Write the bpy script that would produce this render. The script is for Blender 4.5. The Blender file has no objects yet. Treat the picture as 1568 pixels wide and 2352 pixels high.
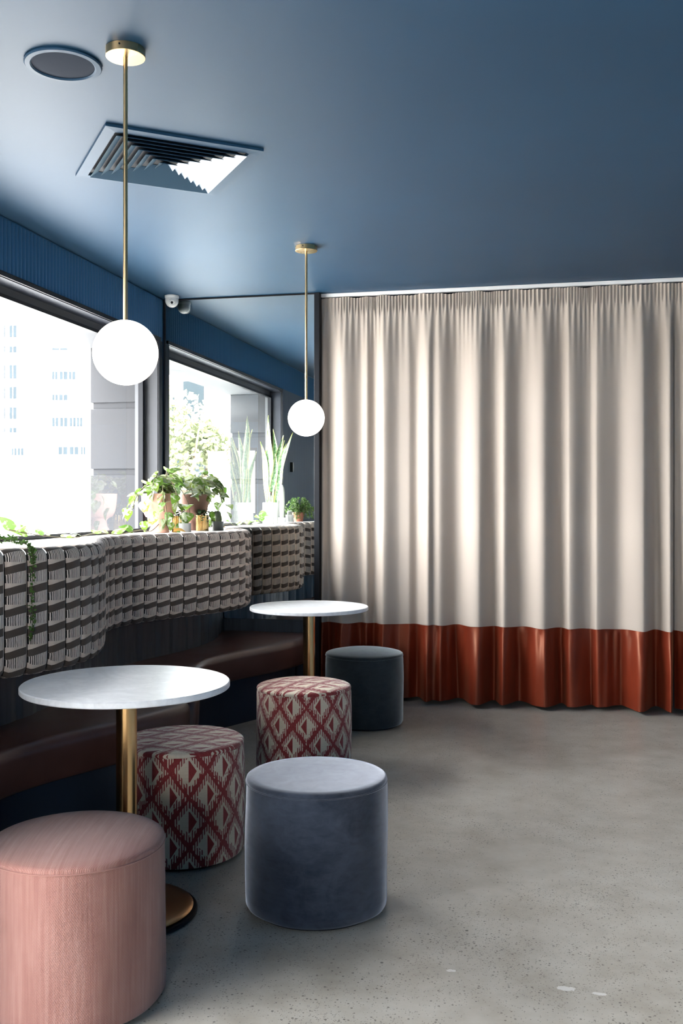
import bpy, bmesh, math, random
from mathutils import Vector, Matrix
R = math.radians
PI = math.pi
sc = bpy.context.scene
C = sc.collection
random.seed(7)

# ------------------------------------------------------------------ camera
W_PX, H_PX = 1568, 2352
F_PX, HOR = 2250.4, 1154.9          # focal length and horizon row in pixels
TH = 0.2116                         # camera is turned this far left of the room axis
EYE = 1.3305
cam_d = bpy.data.cameras.new('camera')
cam_d.sensor_fit = 'HORIZONTAL'
cam_d.sensor_width = 24.0
cam_d.lens = 24.0 * F_PX / W_PX
cam_d.shift_y = -(H_PX / 2 - HOR) / W_PX
cam_d.clip_start = 0.05
cam_d.clip_end = 600
cam = bpy.data.objects.new('camera', cam_d)
C.objects.link(cam)
cam.location = (0, 0, EYE)
cam.rotation_euler = (PI / 2, 0, TH)
sc.camera = cam

# ------------------------------------------------------------------ world: overcast sky
w = bpy.data.worlds.new('overcast')
sc.world = w
w.use_nodes = True
bg = w.node_tree.nodes['Background']
bg.inputs[0].default_value = (0.97, 0.975, 1.0, 1)
bg.inputs[1].default_value = 14.0

# ------------------------------------------------------------------ view
vs = sc.view_settings
vs.view_transform = 'Standard'
vs.look = 'None'
vs.exposure = 1.5
vs.gamma = 1.0
vs.use_curve_mapping = False
sc.cycles.use_denoising = True
sc.cycles.max_bounces = 10
sc.cycles.diffuse_bounces = 6
sc.cycles.glossy_bounces = 6
sc.cycles.transmission_bounces = 6
sc.cycles.transparent_max_bounces = 12
sc.cycles.caustics_reflective = False
sc.cycles.caustics_refractive = False
sc.cycles.sample_clamp_indirect = 8.0

# room numbers (metres; +y towards curtain and mirror, +x away from the window)
XW = -2.665        # face of the window wall
YM = 6.444         # face of the mirror
HC = 2.753         # ceiling
WY0, WY1 = 3.39, 6.353     # window opening
WZ0, WZ1 = 1.09, 2.452
W2Y0, W2Y1 = -2.6, 1.6    # window added beside the camera, unseen, for fill light
W2Z0 = 0.3
XR, YF = 3.4, -3.6
XG = -2.775        # glass plane

def portal(y0, y1, z0, z1):
    l = bpy.data.lights.new('window_portal', 'AREA')
    l.shape = 'RECTANGLE'
    l.size, l.size_y = y1 - y0, z1 - z0
    l.cycles.is_portal = True
    o = bpy.data.objects.new('window_portal', l)
    C.objects.link(o)
    o.location = (XG - 0.05, (y0 + y1) / 2, (z0 + z1) / 2)
    o.rotation_euler = (PI / 2, 0, -PI / 2)      # -z of the lamp looks to +x
    return o
portal(WY0, WY1, WZ0, WZ1)
portal(W2Y0, W2Y1, W2Z0, WZ1)
FX0, FX1, FZ0, FZ1 = -0.5, 0.5, 1.1, 2.3       # added window in the wall behind the camera, for front light
pf = portal(-1, 1, 0, 1)
pf.data.size, pf.data.size_y = FX1 - FX0, FZ1 - FZ0
pf.location = ((FX0 + FX1) / 2, YF - 0.14, (FZ0 + FZ1) / 2)
pf.rotation_euler = (PI / 2, 0, 0)              # looks towards +y

# ------------------------------------------------------------------ node helper
class E:
    """a socket that takes part in arithmetic"""
    def __init__(s, nt, sock): s.nt, s.k = nt, sock
    def _m(s, op, *a):
        n = s.nt.nodes.new('ShaderNodeMath'); n.operation = op
        for i, v in enumerate((s,) + a):
            if isinstance(v, E): s.nt.links.new(v.k, n.inputs[i])
            else: n.inputs[i].default_value = v
        return E(s.nt, n.outputs[0])
    def __add__(s, o): return s._m('ADD', o)
    __radd__ = __add__
    def __sub__(s, o): return s._m('SUBTRACT', o)
    def __rsub__(s, o): return (s * -1) + o
    def __mul__(s, o): return s._m('MULTIPLY', o)
    __rmul__ = __mul__
    def __truediv__(s, o): return s._m('DIVIDE', o)
    def __gt__(s, o): return s._m('GREATER_THAN', o)
    def __lt__(s, o): return s._m('LESS_THAN', o)
    def fract(s): return s._m('FRACT')
    def floor(s): return s._m('FLOOR')
    def abs(s): return s._m('ABSOLUTE')
    def sin(s): return s._m('SINE')
    def min(s, o): return s._m('MINIMUM', o)
    def max(s, o): return s._m('MAXIMUM', o)
    def pow(s, o): return s._m('POWER', o)
    def clamp(s):
        r = s._m('ADD', 0.0); r.k.node.use_clamp = True; return r

class M:
    def __init__(s, name, rough=0.5, metal=0.0, spec=0.5, color=(0.5, 0.5, 0.5)):
        s.m = bpy.data.materials.new(name); s.m.use_nodes = True
        s.nt = s.m.node_tree
        s.b = s.nt.nodes['Principled BSDF']
        s.set('Roughness', rough); s.set('Metallic', metal); s.set('Specular IOR Level', spec)
        s.set('Base Color', color)
    def set(s, k, v):
        i = s.b.inputs[k]
        if isinstance(v, E): s.nt.links.new(v.k, i)
        elif isinstance(v, (tuple, list)): i.default_value = (*v, 1) if len(v) == 3 else v
        else: i.default_value = v
        return s
    def node(s, t, **kw):
        n = s.nt.nodes.new(t)
        for k, v in kw.items(): setattr(n, k, v)
        return n
    def uv(s):
        n = s.node('ShaderNodeTexCoord'); x = s.node('ShaderNodeSeparateXYZ')
        s.nt.links.new(n.outputs['UV'], x.inputs[0])
        return E(s.nt, x.outputs[0]), E(s.nt, x.outputs[1])
    def obj(s):
        n = s.node('ShaderNodeTexCoord'); return E(s.nt, n.outputs['Object'])
    def geo(s):
        n = s.node('ShaderNodeNewGeometry'); return E(s.nt, n.outputs['Position'])
    def sep(s, v):
        x = s.node('ShaderNodeSeparateXYZ'); s.nt.links.new(v.k, x.inputs[0])
        return [E(s.nt, o) for o in x.outputs]
    def comb(s, x, y, z):
        n = s.node('ShaderNodeCombineXYZ')
        for i, v in enumerate((x, y, z)):
            if isinstance(v, E): s.nt.links.new(v.k, n.inputs[i])
            else: n.inputs[i].default_value = v
        return E(s.nt, n.outputs[0])
    def noise(s, vec=None, scale=5.0, detail=2.0, rough=0.5, dist=0.0):
        n = s.node('ShaderNodeTexNoise')
        if vec is not None: s.nt.links.new(vec.k, n.inputs['Vector'])
        n.inputs['Scale'].default_value = scale; n.inputs['Detail'].default_value = detail
        n.inputs['Roughness'].default_value = rough; n.inputs['Distortion'].default_value = dist
        return E(s.nt, n.outputs['Fac'])
    def voro(s, vec=None, scale=5.0, out='Distance', feat='F1'):
        n = s.node('ShaderNodeTexVoronoi', feature=feat)
        if vec is not None: s.nt.links.new(vec.k, n.inputs['Vector'])
        n.inputs['Scale'].default_value = scale
        return E(s.nt, n.outputs[out])
    def white(s, vec):
        n = s.node('ShaderNodeTexWhiteNoise', noise_dimensions='3D'); s.nt.links.new(vec.k, n.inputs['Vector'])
        return E(s.nt, n.outputs['Value'])
    def scale(s, vec, x, y, z):
        n = s.node('ShaderNodeMapping'); s.nt.links.new(vec.k, n.inputs['Vector'])
        n.inputs['Scale'].default_value = (x, y, z)
        return E(s.nt, n.outputs[0])
    def ramp(s, fac, stops):
        n = s.node('ShaderNodeValToRGB'); s.nt.links.new(fac.k, n.inputs[0])
        el = n.color_ramp.elements
        while len(el) < len(stops): el.new(0.5)
        for e, (p, c) in zip(el, stops):
            e.position = p; e.color = (*c, 1) if len(c) == 3 else c
        return E(s.nt, n.outputs[0])
    def mix(s, fac, a, b):
        n = s.node('ShaderNodeMix', data_type='RGBA')
        for i, v in ((0, fac), (6, a), (7, b)):
            if isinstance(v, E): s.nt.links.new(v.k, n.inputs[i])
            elif isinstance(v, (tuple, list)): n.inputs[i].default_value = (*v, 1) if len(v) == 3 else v
            else: n.inputs[i].default_value = v
        return E(s.nt, n.outputs[2])
    def bump(s, h, strength=0.3, dist=0.01):
        n = s.node('ShaderNodeBump'); s.nt.links.new(h.k, n.inputs['Height'])
        n.inputs['Strength'].default_value = strength; n.inputs['Distance'].default_value = dist
        s.nt.links.new(n.outputs[0], s.b.inputs['Normal']); return s
    def random(s):
        n = s.node('ShaderNodeObjectInfo'); return E(s.nt, n.outputs['Random'])

def paint(name, col, rough, bump=0.05, scale=60, spec=0.5):
    m = M(name, rough=rough, spec=spec)
    g = m.geo(); n = m.noise(g, 1.2, 3)
    a = tuple(c * 0.93 for c in col); b = tuple(min(1, c * 1.07) for c in col)
    m.set('Base Color', m.ramp(n, [(0.3, a), (0.7, b)]))
    m.bump(m.noise(g, scale, 2), bump, 0.002)
    return m.m

def metal(name, col, rough, streak=(1, 1, 0.3)):
    m = M(name, rough=rough, metal=1.0)
    o = m.obj(); n = m.noise(m.scale(o, *streak), 8, 2)
    m.set('Base Color', m.ramp(n, [(0.25, tuple(c * 0.85 for c in col)), (0.75, col)]))
    m.set('Roughness', n * 0.12 + (rough - 0.06))
    return m.m

BLUE = (0.010, 0.051, 0.106)
MAT = {}
MAT['ceiling'] = paint('ceiling_paint', (0.012, 0.050, 0.100), 0.54, 0.04, 40, 0.36)
MAT['wall'] = paint('wall_paint', (0.042, 0.130, 0.245), 0.5, 0.04, 60, 0.3)
MAT['navy'] = paint('navy_panel', (0.012, 0.022, 0.040), 0.45, 0.05, 60)
MAT['black'] = paint('black_metal', (0.006, 0.007, 0.010), 0.5, 0.02, 80, 0.2)
MAT['white'] = paint('white_lacquer', (0.80, 0.79, 0.78), 0.4, 0.02, 80)
MAT['ledge'] = paint('ledge_laminate', (0.72, 0.71, 0.69), 0.35, 0.02, 80)
MAT['frame'] = paint('grey_frame', (0.085, 0.088, 0.095), 0.5, 0.02, 80, 0.3)
MAT['liner'] = paint('dark_liner', (0.020, 0.024, 0.036), 0.5, 0.02, 80, 0.3)
MAT['jamb'] = paint('lit_jamb_grey', (0.042, 0.044, 0.050), 0.5, 0.02, 80, 0.3)  # same lining as the dark one, paler: light on this jamb in the colour
MAT['panel_grey'] = paint('panel_grey', (0.12, 0.145, 0.175), 0.5, 0.04, 60, 0.3)
MAT['plastic'] = paint('camera_plastic', (0.75, 0.75, 0.73), 0.3, 0.01, 80)
MAT['brass'] = metal('brushed_brass', (0.74, 0.52, 0.27), 0.27)
MAT['brass_col'] = metal('satin_brass', (0.70, 0.43, 0.19), 0.24)
m_ = M('polished_rod_brass', rough=0.30, metal=1.0, color=(0.74, 0.52, 0.27)); MAT['rod'] = m_.m
MAT['bronze'] = metal('aged_brass', (0.52, 0.29, 0.13), 0.30)
MAT['gold'] = metal('gold_pot', (0.76, 0.50, 0.22), 0.22)
MAT['vane'] = paint('vane_paint', (0.045, 0.095, 0.145), 0.40, 0.02, 80, 0.4)
MAT['grille'] = paint('speaker_mesh', (0.020, 0.028, 0.045), 0.8, 0.2, 900, 0.1)

def mat_floor():
    m = M('polished_concrete', rough=0.3, spec=0.5)
    g = m.geo()
    x, y, z = m.sep(g)
    p = m.comb(x, y, 0.0)
    big = m.noise(p, 0.8, 3, 0.55)
    mid = m.noise(p, 6.0, 5, 0.65)
    base = m.ramp(big * 0.5 + mid * 0.5, [(0.32, (0.285, 0.252, 0.205)), (0.50, (0.400, 0.368, 0.315)), (0.70, (0.510, 0.482, 0.428))])
    # dark aggregate grains of mixed size, denser in clouds
    cloud = ((m.noise(p, 2.3, 4, 0.65) - 0.36) * 2.6).clamp()
    def grains(scale, share, size):
        d = m.voro(p, scale); r, gr, bl = m.sep(m.voro(p, scale, 'Color'))
        return (d < (gr * size + 0.08)) * (r < (cloud * share))
    g1 = grains(85, 0.95, 0.24); g2 = grains(165, 1.5, 0.30); g3 = grains(27, 0.03, 0.09)
    col = m.mix(g2 * 0.60, base, (0.085, 0.074, 0.060))
    col = m.mix(g1 * 0.72, col, (0.060, 0.052, 0.042))
    col = m.mix(g3 * 0.80, col, (0.020, 0.018, 0.016))
    # a few pale chips
    d3 = m.voro(p, 5.0); c3 = m.sep(m.voro(p, 5.0, 'Color'))
    chip = ((d3 + m.noise(p, 60, 2) * 0.06) < 0.085) * (c3[0] > 0.97)
    wob = m.noise(p, 90, 2) * 1.1
    for cx_, cy_, ax_, ay_ in ((0.038, 2.753, 0.034, 0.018), (0.124, 2.742, 0.030, 0.011), (-0.281, 2.790, 0.020, 0.010)):
        dx_ = (x - cx_) / ax_; dy_ = (y - cy_) / ay_
        chip = chip.max((dx_ * dx_ + dy_ * dy_ + wob) < 1.05)
    col = m.mix(chip * 0.8, col, (0.66, 0.64, 0.60))
    m.set('Base Color', col)
    m.set('Roughness', m.noise(p, 2.2, 3) * 0.16 + 0.285)
    return m.m
MAT['floor'] = mat_floor()

def mat_marble():
    m = M('white_marble', rough=0.28)
    o = m.obj()
    n = m.noise(o, 4.0, 6, 0.62, 1.6)
    vein = ((n - 0.5).abs() * -9 + 1).clamp()
    n2 = m.noise(o, 14, 5, 0.6, 0.8)
    vein2 = ((n2 - 0.5).abs() * -12 + 1).clamp()
    c = m.mix(vein * 0.20 + vein2 * 0.10, (0.94, 0.94, 0.945), (0.45, 0.46, 0.47))
    m.set('Base Color', c)
    return m.m
MAT['marble'] = mat_marble()

def mat_leather():
    m = M('brown_leather', rough=0.33, spec=0.5)
    g = m.geo()
    n = m.noise(g, 6, 3)
    m.set('Base Color', m.ramp(n, [(0.3, (0.052, 0.022, 0.018)), (0.7, (0.082, 0.034, 0.027))]))
    m.set('Roughness', n * 0.2 + 0.30)
    m.bump(m.voro(g, 260), 0.10, 0.001)
    return m.m
MAT['leather'] = mat_leather()

def mat_velvet(name, c0, c1, sheen):
    m = M(name, rough=0.85, spec=0.15)
    o = m.obj()
    n = m.noise(o, 5.5, 5, 0.6, 1.2)
    n2 = m.noise(m.scale(o, 1, 1, 2.2), 18, 4, 0.6, 0.8)
    m.set('Base Color', m.ramp(n * 0.6 + n2 * 0.4, [(0.32, c0), (0.68, c1)]))
    m.set('Sheen Weight', n2 * 0.6 + 0.3)
    m.set('Sheen Roughness', 0.34)
    m.set('Sheen Tint', sheen)
    m.bump(m.noise(o, 9, 4) * 0.6 + m.noise(o, 500, 1) * 0.05, 0.18, 0.006)
    nt = m.nt
    sh = m.node('ShaderNodeBsdfSheen'); sh.inputs['Roughness'].default_value = 0.45
    sh.inputs['Color'].default_value = (*[c * 0.7 for c in sheen], 1)
    ad = m.node('ShaderNodeAddShader')
    nt.links.new(m.b.outputs[0], ad.inputs[0]); nt.links.new(sh.outputs[0], ad.inputs[1])
    nt.links.new(ad.outputs[0], nt.nodes['Material Output'].inputs[0])
    return m.m
MAT['velvet'] = mat_velvet('slate_velvet', (0.004, 0.008, 0.017), (0.034, 0.043, 0.062), (0.85, 0.87, 0.95))
MAT['velvet2'] = mat_velvet('charcoal_velvet', (0.012, 0.017, 0.021), (0.028, 0.036, 0.041), (0.72, 0.80, 0.82))

def mat_pink():
    m = M('pink_woven', rough=0.8, spec=0.25)
    u, v = m.uv()
    o = m.obj()
    du = u * 1500.0; dv = v * 1500.0
    weave = ((du + dv * 0.5) * 1.0).sin() * (dv * 1.0).sin()
    thread = m.noise(m.comb(u * 90, v * 3, 0), 1.0, 3, 0.7)
    soft = m.noise(o, 7, 3)
    f = thread * 0.6 + soft * 0.25 + weave * 0.09 + 0.1
    m.set('Base Color', m.ramp(f, [(0.25, (0.19, 0.076, 0.061)), (0.5, (0.275, 0.128, 0.105)), (0.78, (0.37, 0.215, 0.182))]))
    m.set('Sheen Weight', 0.25)
    m.bump(weave + thread * 1.4, 0.35, 0.0015)
    return m.m
MAT['pink'] = mat_pink()

def mat_ikat(name, flip):
    m = M(name, rough=0.85, spec=0.2)
    u, v = m.uv()
    if flip: u = u * -1
    P, Q = 0.134, 0.182
    st = (u / (P / 30)).floor()                      # vertical yarn stripes
    j = m.white(m.comb(st, (v / (Q / 9.3)).floor(), 3.7))
    alt = ((st * 0.5).fract() > 0.25)
    vv = v + (j - 0.5) * 0.010
    a1 = (u / P).fract() - 0.5; b1 = (vv / Q).fract() - 0.5
    a2 = (u / P + 0.5).fract() - 0.5; b2 = (vv / Q + 0.5).fract() - 0.5
    m1 = (a1.abs() + b1.abs()) * 2; m2 = (a2.abs() + b2.abs()) * 2
    first = (m1 < m2)
    mm = m1.min(m2)
    a = a1 * first + a2 * (1 - first); b = b1 * first + b2 * (1 - first)
    border = (mm > (alt * 0.27 + 0.58 + (j - 0.5) * 0.16))
    # clean half-diamond, not broken up by the yarn jitter
    b1c = (v / Q).fract() - 0.5; b2c = (v / Q + 0.5).fract() - 0.5
    bc = b1c * first + b2c * (1 - first)
    tri = (a > 0.0) * ((a.abs() * 1.10 + bc.abs() * 1.0) < 0.222)
    red = border.max(tri)
    lines = (m.noise(m.comb(u * 20, v * 260, 0), 1.0, 2) - 0.5) * 0.35
    cream = m.ramp(m.noise(m.obj(), 5, 2) + lines, [(0.2, (0.54, 0.43, 0.31)), (0.6, (0.76, 0.64, 0.49))])
    rd = m.ramp(m.noise(m.comb(u * 400, v * 60, 1), 1.0, 2), [(0.3, (0.21, 0.026, 0.028)), (0.75, (0.34, 0.055, 0.052))])
    m.set('Base Color', m.mix(red, cream, rd))
    m.set('Sheen Weight', 0.3)
    m.bump(m.noise(m.comb(u * 900, v * 900, 0), 1.0, 1) + red * 0.4, 0.25, 0.001)
    return m.m
MAT['ikat_r'] = mat_ikat('red_ikat', False)
MAT['ikat_l'] = mat_ikat('red_ikat_turned', True)

def mat_block(name, flip):
    """the printed backrest cloth: u runs 0..1 over one channel, v counts rows"""
    m = M(name, rough=0.85, spec=0.2)
    s, v = m.uv()
    chan = s.floor(); s = s.fract()
    if flip: v = v * -1; 
    t0 = v
    def rowpos(off):        # position below the slanted top edge of the dark block
        return (t0 - off)
    bend = (1 - s).pow(1.7)
    top = bend * 0.19 - 0.02                   # dark block upper edge
    tt = (t0 - top)
    row = tt.floor(); t = tt.fract()           # 0 at dark top
    dark = (t < (0.37 + bend * -0.02))
    hatch_end = 0.97 - bend * 0.24
    zone = (t > 0.36) * (t < hatch_end)
    fq = m.noise(m.comb(s * 3.1 + chan * 7.7, row * 5.3, 0), 1.0, 2)
    wob = m.noise(m.comb(s * 9, t * 2.2 + row * 3.0, chan * 3), 1.0, 2)
    ph = s * 14.0 + (fq - 0.5) * 1.6 + (wob - 0.5) * 0.5
    line = (ph.fract() < ((1 - s) * 0.36 + 0.20))
    hatch = zone * line * (s < 0.90)
    rim = (s < 0.035)
    cream = m.ramp(m.noise(m.obj(), 30, 2), [(0.3, (0.62, 0.485, 0.390)), (0.7, (0.72, 0.580, 0.475))])
    pale = m.mix(zone, cream, (0.82, 0.69, 0.58))
    dk = m.ramp(m.noise(m.comb(s * 40, v * 40, chan), 1.0, 2), [(0.3, (0.080, 0.060, 0.047)), (0.7, (0.110, 0.084, 0.068))])
    c = m.mix(hatch, pale, (0.045, 0.036, 0.031))
    c = m.mix(dark * (s < 0.935), c, dk)
    c = m.mix(rim * zone, c, (0.03, 0.026, 0.024))
    m.set('Base Color', c)
    m.set('Sheen Weight', 0.15)
    m.bump(m.noise(m.comb(s * 130, v * 100, 0), 1.0, 1), 0.15, 0.001)
    return m.m
MAT['block'] = mat_block('block_print', False)
MAT['block_f'] = mat_block('block_print_reversed', True)

def mat_curtain():
    m = M('cream_curtain', rough=0.75, spec=0.2)
    g = m.geo()
    x, y, z = m.sep(g)
    n = m.noise(m.comb(x * 900, z * 300, y * 900), 1.0, 2)
    b = m.noise(m.comb(x * 3, z * 1.0, 0), 1.0, 2)
    m.set('Base Color', m.ramp(n * 0.4 + b * 0.6, [(0.3, (0.415, 0.350, 0.295)), (0.7, (0.465, 0.402, 0.345))]))
    m.set('Sheen Weight', 0.1)
    m.bump(n, 0.06, 0.001)
    return m.m
MAT['curtain'] = mat_curtain()
def mat_satin():
    m = M('rust_satin', rough=0.42, spec=0.8)
    g = m.geo(); x, y, z = m.sep(g)
    n = m.noise(m.comb(x * 14, z * 3, y * 4), 1.0, 3)
    m.set('Base Color', m.ramp(n, [(0.3, (0.125, 0.0150, 0.0060)), (0.7, (0.19, 0.025, 0.0095))]))
    m.set('Sheen Weight', 0.25); m.set('Sheen Roughness', 0.35); m.set('Sheen Tint', (1.0, 0.42, 0.22))
    m.set('Specular Tint', (1.0, 0.55, 0.35))
    m.bump(m.noise(m.comb(x * 60, z * 9, y * 20), 1.0, 2), 0.12, 0.003)
    return m.m
MAT['satin'] = mat_satin()

def mat_glass():
    m = M('window_glass')
    nt = m.nt
    tr = m.node('ShaderNodeBsdfTransparent'); gl = m.node('ShaderNodeBsdfGlossy')
    gl.inputs['Roughness'].default_value = 0.0
    tr.inputs['Color'].default_value = (0.97, 0.985, 0.98, 1)
    fr = m.node('ShaderNodeFresnel'); fr.inputs['IOR'].default_value = 1.45
    mx = m.node('ShaderNodeMixShader')
    nt.links.new(fr.outputs[0], mx.inputs[0]); nt.links.new(tr.outputs[0], mx.inputs[1]); nt.links.new(gl.outputs[0], mx.inputs[2])
    nt.links.new(mx.outputs[0], nt.nodes['Material Output'].inputs[0])
    return m.m
MAT['glass'] = mat_glass()
def mat_mirror():
    m = M('mirror_silver', rough=0.0, metal=1.0, color=(0.86, 0.90, 0.88))
    return m.m
MAT['mirror'] = mat_mirror()
def mat_globe():
    m = M('opal_globe', rough=0.25, color=(0.9, 0.9, 0.9))
    m.set('Emission Color', (1.0, 0.88, 0.74)); m.set('Emission Strength', 3.0)
    return m.m
MAT['globe'] = mat_globe()

def mat_leaf(name, stops, varieg=None, vscale=22):
    m = M(name, rough=0.42, spec=0.4)
    r = m.random()
    c = m.ramp(r, stops)
    if varieg:
        n = m.noise(m.obj(), vscale, 3, 0.6)
        c = m.mix(((n + r * 0.22 - 0.62) * 9).clamp(), c, varieg)
    m.set('Base Color', c)
    nt = m.nt
    tl = m.node('ShaderNodeBsdfTranslucent'); nt.links.new(c.k, tl.inputs[0])
    mx = m.node('ShaderNodeMixShader'); mx.inputs[0].default_value = 0.30
    nt.links.new(m.b.outputs[0], mx.inputs[1]); nt.links.new(tl.outputs[0], mx.inputs[2])
    nt.links.new(mx.outputs[0], nt.nodes['Material Output'].inputs[0])
    return m.m
MAT['pothos'] = mat_leaf('pothos_leaf', [(0.0, (0.06, 0.13, 0.016)), (0.5, (0.12, 0.205, 0.024)), (1.0, (0.22, 0.27, 0.036))], (0.36, 0.40, 0.28), 3.2)
MAT['deepleaf'] = mat_leaf('deep_leaf', [(0.0, (0.02, 0.05, 0.018)), (1.0, (0.06, 0.11, 0.05))])
MAT['trail'] = mat_leaf('trailing_leaf', [(0.0, (0.07, 0.16, 0.03)), (1.0, (0.18, 0.28, 0.07))], (0.45, 0.52, 0.30))
MAT['dryleaf'] = mat_leaf('dry_leaf', [(0.0, (0.55, 0.30, 0.05)), (1.0, (0.62, 0.36, 0.08))])
MAT['treeleaf'] = mat_leaf('tree_leaf', [(0.0, (0.13, 0.16, 0.085)), (1.0, (0.25, 0.25, 0.14))])
def mat_sanse():
    m = M('snake_leaf', rough=0.4)
    u, v = m.uv()
    edge = ((u - 0.5).abs() > 0.36)
    band = m.noise(m.comb(u * 3, v * 24, 0), 1.0, 3, 0.6, 0.5)
    g = m.ramp(band, [(0.4, (0.07, 0.17, 0.06)), (0.6, (0.30, 0.42, 0.26))])
    m.set('Base Color', m.mix(edge, g, (0.70, 0.70, 0.30)))
    return m.m
MAT['snake'] = mat_sanse()
MAT['stem'] = paint('stem_brown', (0.10, 0.075, 0.035), 0.6, 0.1, 200)
MAT['terracotta'] = paint('pink_terracotta', (0.50, 0.27, 0.21), 0.75, 0.2, 200)
MAT['terra2'] = paint('red_terracotta', (0.38, 0.14, 0.09), 0.75, 0.2, 200)
MAT['soil'] = paint('potting_soil', (0.035, 0.025, 0.018), 0.95, 0.6, 200)
MAT['ceramic'] = paint('white_ceramic', (0.76, 0.75, 0.73), 0.35, 0.03, 60)
MAT['cpot'] = paint('concrete_pot', (0.40, 0.40, 0.39), 0.85, 0.3, 180)
def mat_cactus(name, c0, c1):
    m = M(name, rough=0.8)
    o = m.obj(); n = m.voro(o, 120)
    m.set('Base Color', m.ramp(n, [(0.05, c1), (0.30, c0)]))
    m.set('Sheen Weight', 0.6)
    m.bump(n, 0.5, 0.003)
    return m.m
MAT['cactus'] = mat_cactus('fuzzy_cactus', (0.34, 0.40, 0.26), (0.80, 0.80, 0.74))
MAT['wcactus'] = mat_cactus('white_cactus', (0.48, 0.50, 0.42), (0.82, 0.82, 0.78))
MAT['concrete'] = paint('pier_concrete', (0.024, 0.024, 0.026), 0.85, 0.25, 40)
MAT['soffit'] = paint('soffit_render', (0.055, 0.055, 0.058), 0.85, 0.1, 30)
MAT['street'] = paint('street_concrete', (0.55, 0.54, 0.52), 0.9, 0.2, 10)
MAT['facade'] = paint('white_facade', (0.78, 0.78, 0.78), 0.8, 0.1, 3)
MAT['facade2'] = paint('pale_brick_facade', (0.42, 0.36, 0.31), 0.85, 0.2, 3)
MAT['farwin'] = paint('far_window', (0.020, 0.026, 0.030), 0.6, 0.0, 3, 0.05)
MAT['bark'] = paint('tree_bark', (0.12, 0.09, 0.06), 0.9, 0.4, 20)
def mat_wood():
    m = M('dark_stained_boards', rough=0.42, spec=0.5)
    g = m.geo(); x, y, z = m.sep(g)
    n = m.noise(m.comb(x * 25, y * 25, z * 2.0), 1.0, 4, 0.6, 0.6)
    m.set('Base Color', m.ramp(n, [(0.3, (0.012, 0.017, 0.024)), (0.7, (0.040, 0.050, 0.060))]))
    m.bump(n, 0.15, 0.002)
    return m.m
MAT['wood'] = mat_wood()
def mat_clear():
    m = M('bottle_glass', rough=0.03, color=(0.86, 0.90, 0.80))
    m.set('Transmission Weight', 1.0); m.set('IOR', 1.45)
    return m.m
MAT['bottle'] = mat_clear()

# ------------------------------------------------------------------ mesh helpers
def obj(name, bm, mat, parent=None, smooth=None, loc=None):
    me = bpy.data.meshes.new(name)
    bm.normal_update()
    bm.to_mesh(me); bm.free()
    if smooth is not None:
        for p in me.polygons: p.use_smooth = True
        if smooth < 179:
            me.set_sharp_from_angle(angle=R(smooth))
    o = bpy.data.objects.new(name, me)
    C.objects.link(o)
    if mat: me.materials.append(MAT[mat] if isinstance(mat, str) else mat)
    if parent: o.parent = parent
    if loc: o.location = loc
    return o
def inst(name, me, parent=None, loc=(0, 0, 0), rot=(0, 0, 0), scale=(1, 1, 1)):
    o = bpy.data.objects.new(name, me); C.objects.link(o)
    if parent: o.parent = parent
    o.location = loc; o.rotation_euler = rot; o.scale = scale
    return o
def empty(name, loc=(0, 0, 0), rz=0):
    o = bpy.data.objects.new(name, None); C.objects.link(o)
    o.empty_display_size = 0.1
    o.location = loc; o.rotation_euler = (0, 0, rz)
    return o
def tag(o, label=None, cat=None, group=None, kind=None):
    if label: o['label'] = label
    if cat: o['category'] = cat
    if group: o['group'] = group
    if kind: o['kind'] = kind
    return o
def thing(name, label, cat, loc=(0, 0, 0), rz=0, group=None):
    return tag(empty(name, loc, rz), label, cat, group)
def struct(name, bm, mat, parent=None, smooth=None):
    o = obj(name, bm, mat, parent, smooth)
    if not parent: o['kind'] = 'structure'
    return o
def box(bm, x0, x1, y0, y1, z0, z1, bev=0.0):
    vs_ = [bm.verts.new(p) for p in ((x0, y0, z0), (x1, y0, z0), (x1, y1, z0), (x0, y1, z0), (x0, y0, z1), (x1, y0, z1), (x1, y1, z1), (x0, y1, z1))]
    fs = [bm.faces.new([vs_[i] for i in f]) for f in ((3, 2, 1, 0), (4, 5, 6, 7), (0, 1, 5, 4), (1, 2, 6, 5), (2, 3, 7, 6), (3, 0, 4, 7))]
    if bev:
        es = list({e for f in fs for e in f.edges})
        bmesh.ops.bevel(bm, geom=es, offset=bev, segments=2, affect='EDGES', profile=0.5)
    return bm
def BM(): return bmesh.new()
def lathe(prof, seg=64, uvfun=None):
    """profile of (r, z) from the bottom up, turned about z; r = 0 closes"""
    bm = BM()
    rings = []
    for r, z in prof:
        if r < 1e-6: rings.append([bm.verts.new((0, 0, z))])
        else: rings.append([bm.verts.new((r * math.cos(2 * PI * i / seg), r * math.sin(2 * PI * i / seg), z)) for i in range(seg)])
    for a, b in zip(rings, rings[1:]):
        for i in range(seg):
            j = (i + 1) % seg
            if len(a) == 1 and len(b) == 1: continue
            if len(a) == 1: bm.faces.new((a[0], b[j], b[i])) if False else bm.faces.new((b[i], b[j], a[0])[::-1])
            elif len(b) == 1: bm.faces.new((a[i], a[j], b[0]))
            else: bm.faces.new((a[i], a[j], b[j], b[i]))
    bmesh.ops.recalc_face_normals(bm, faces=bm.faces)
    return bm
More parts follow.
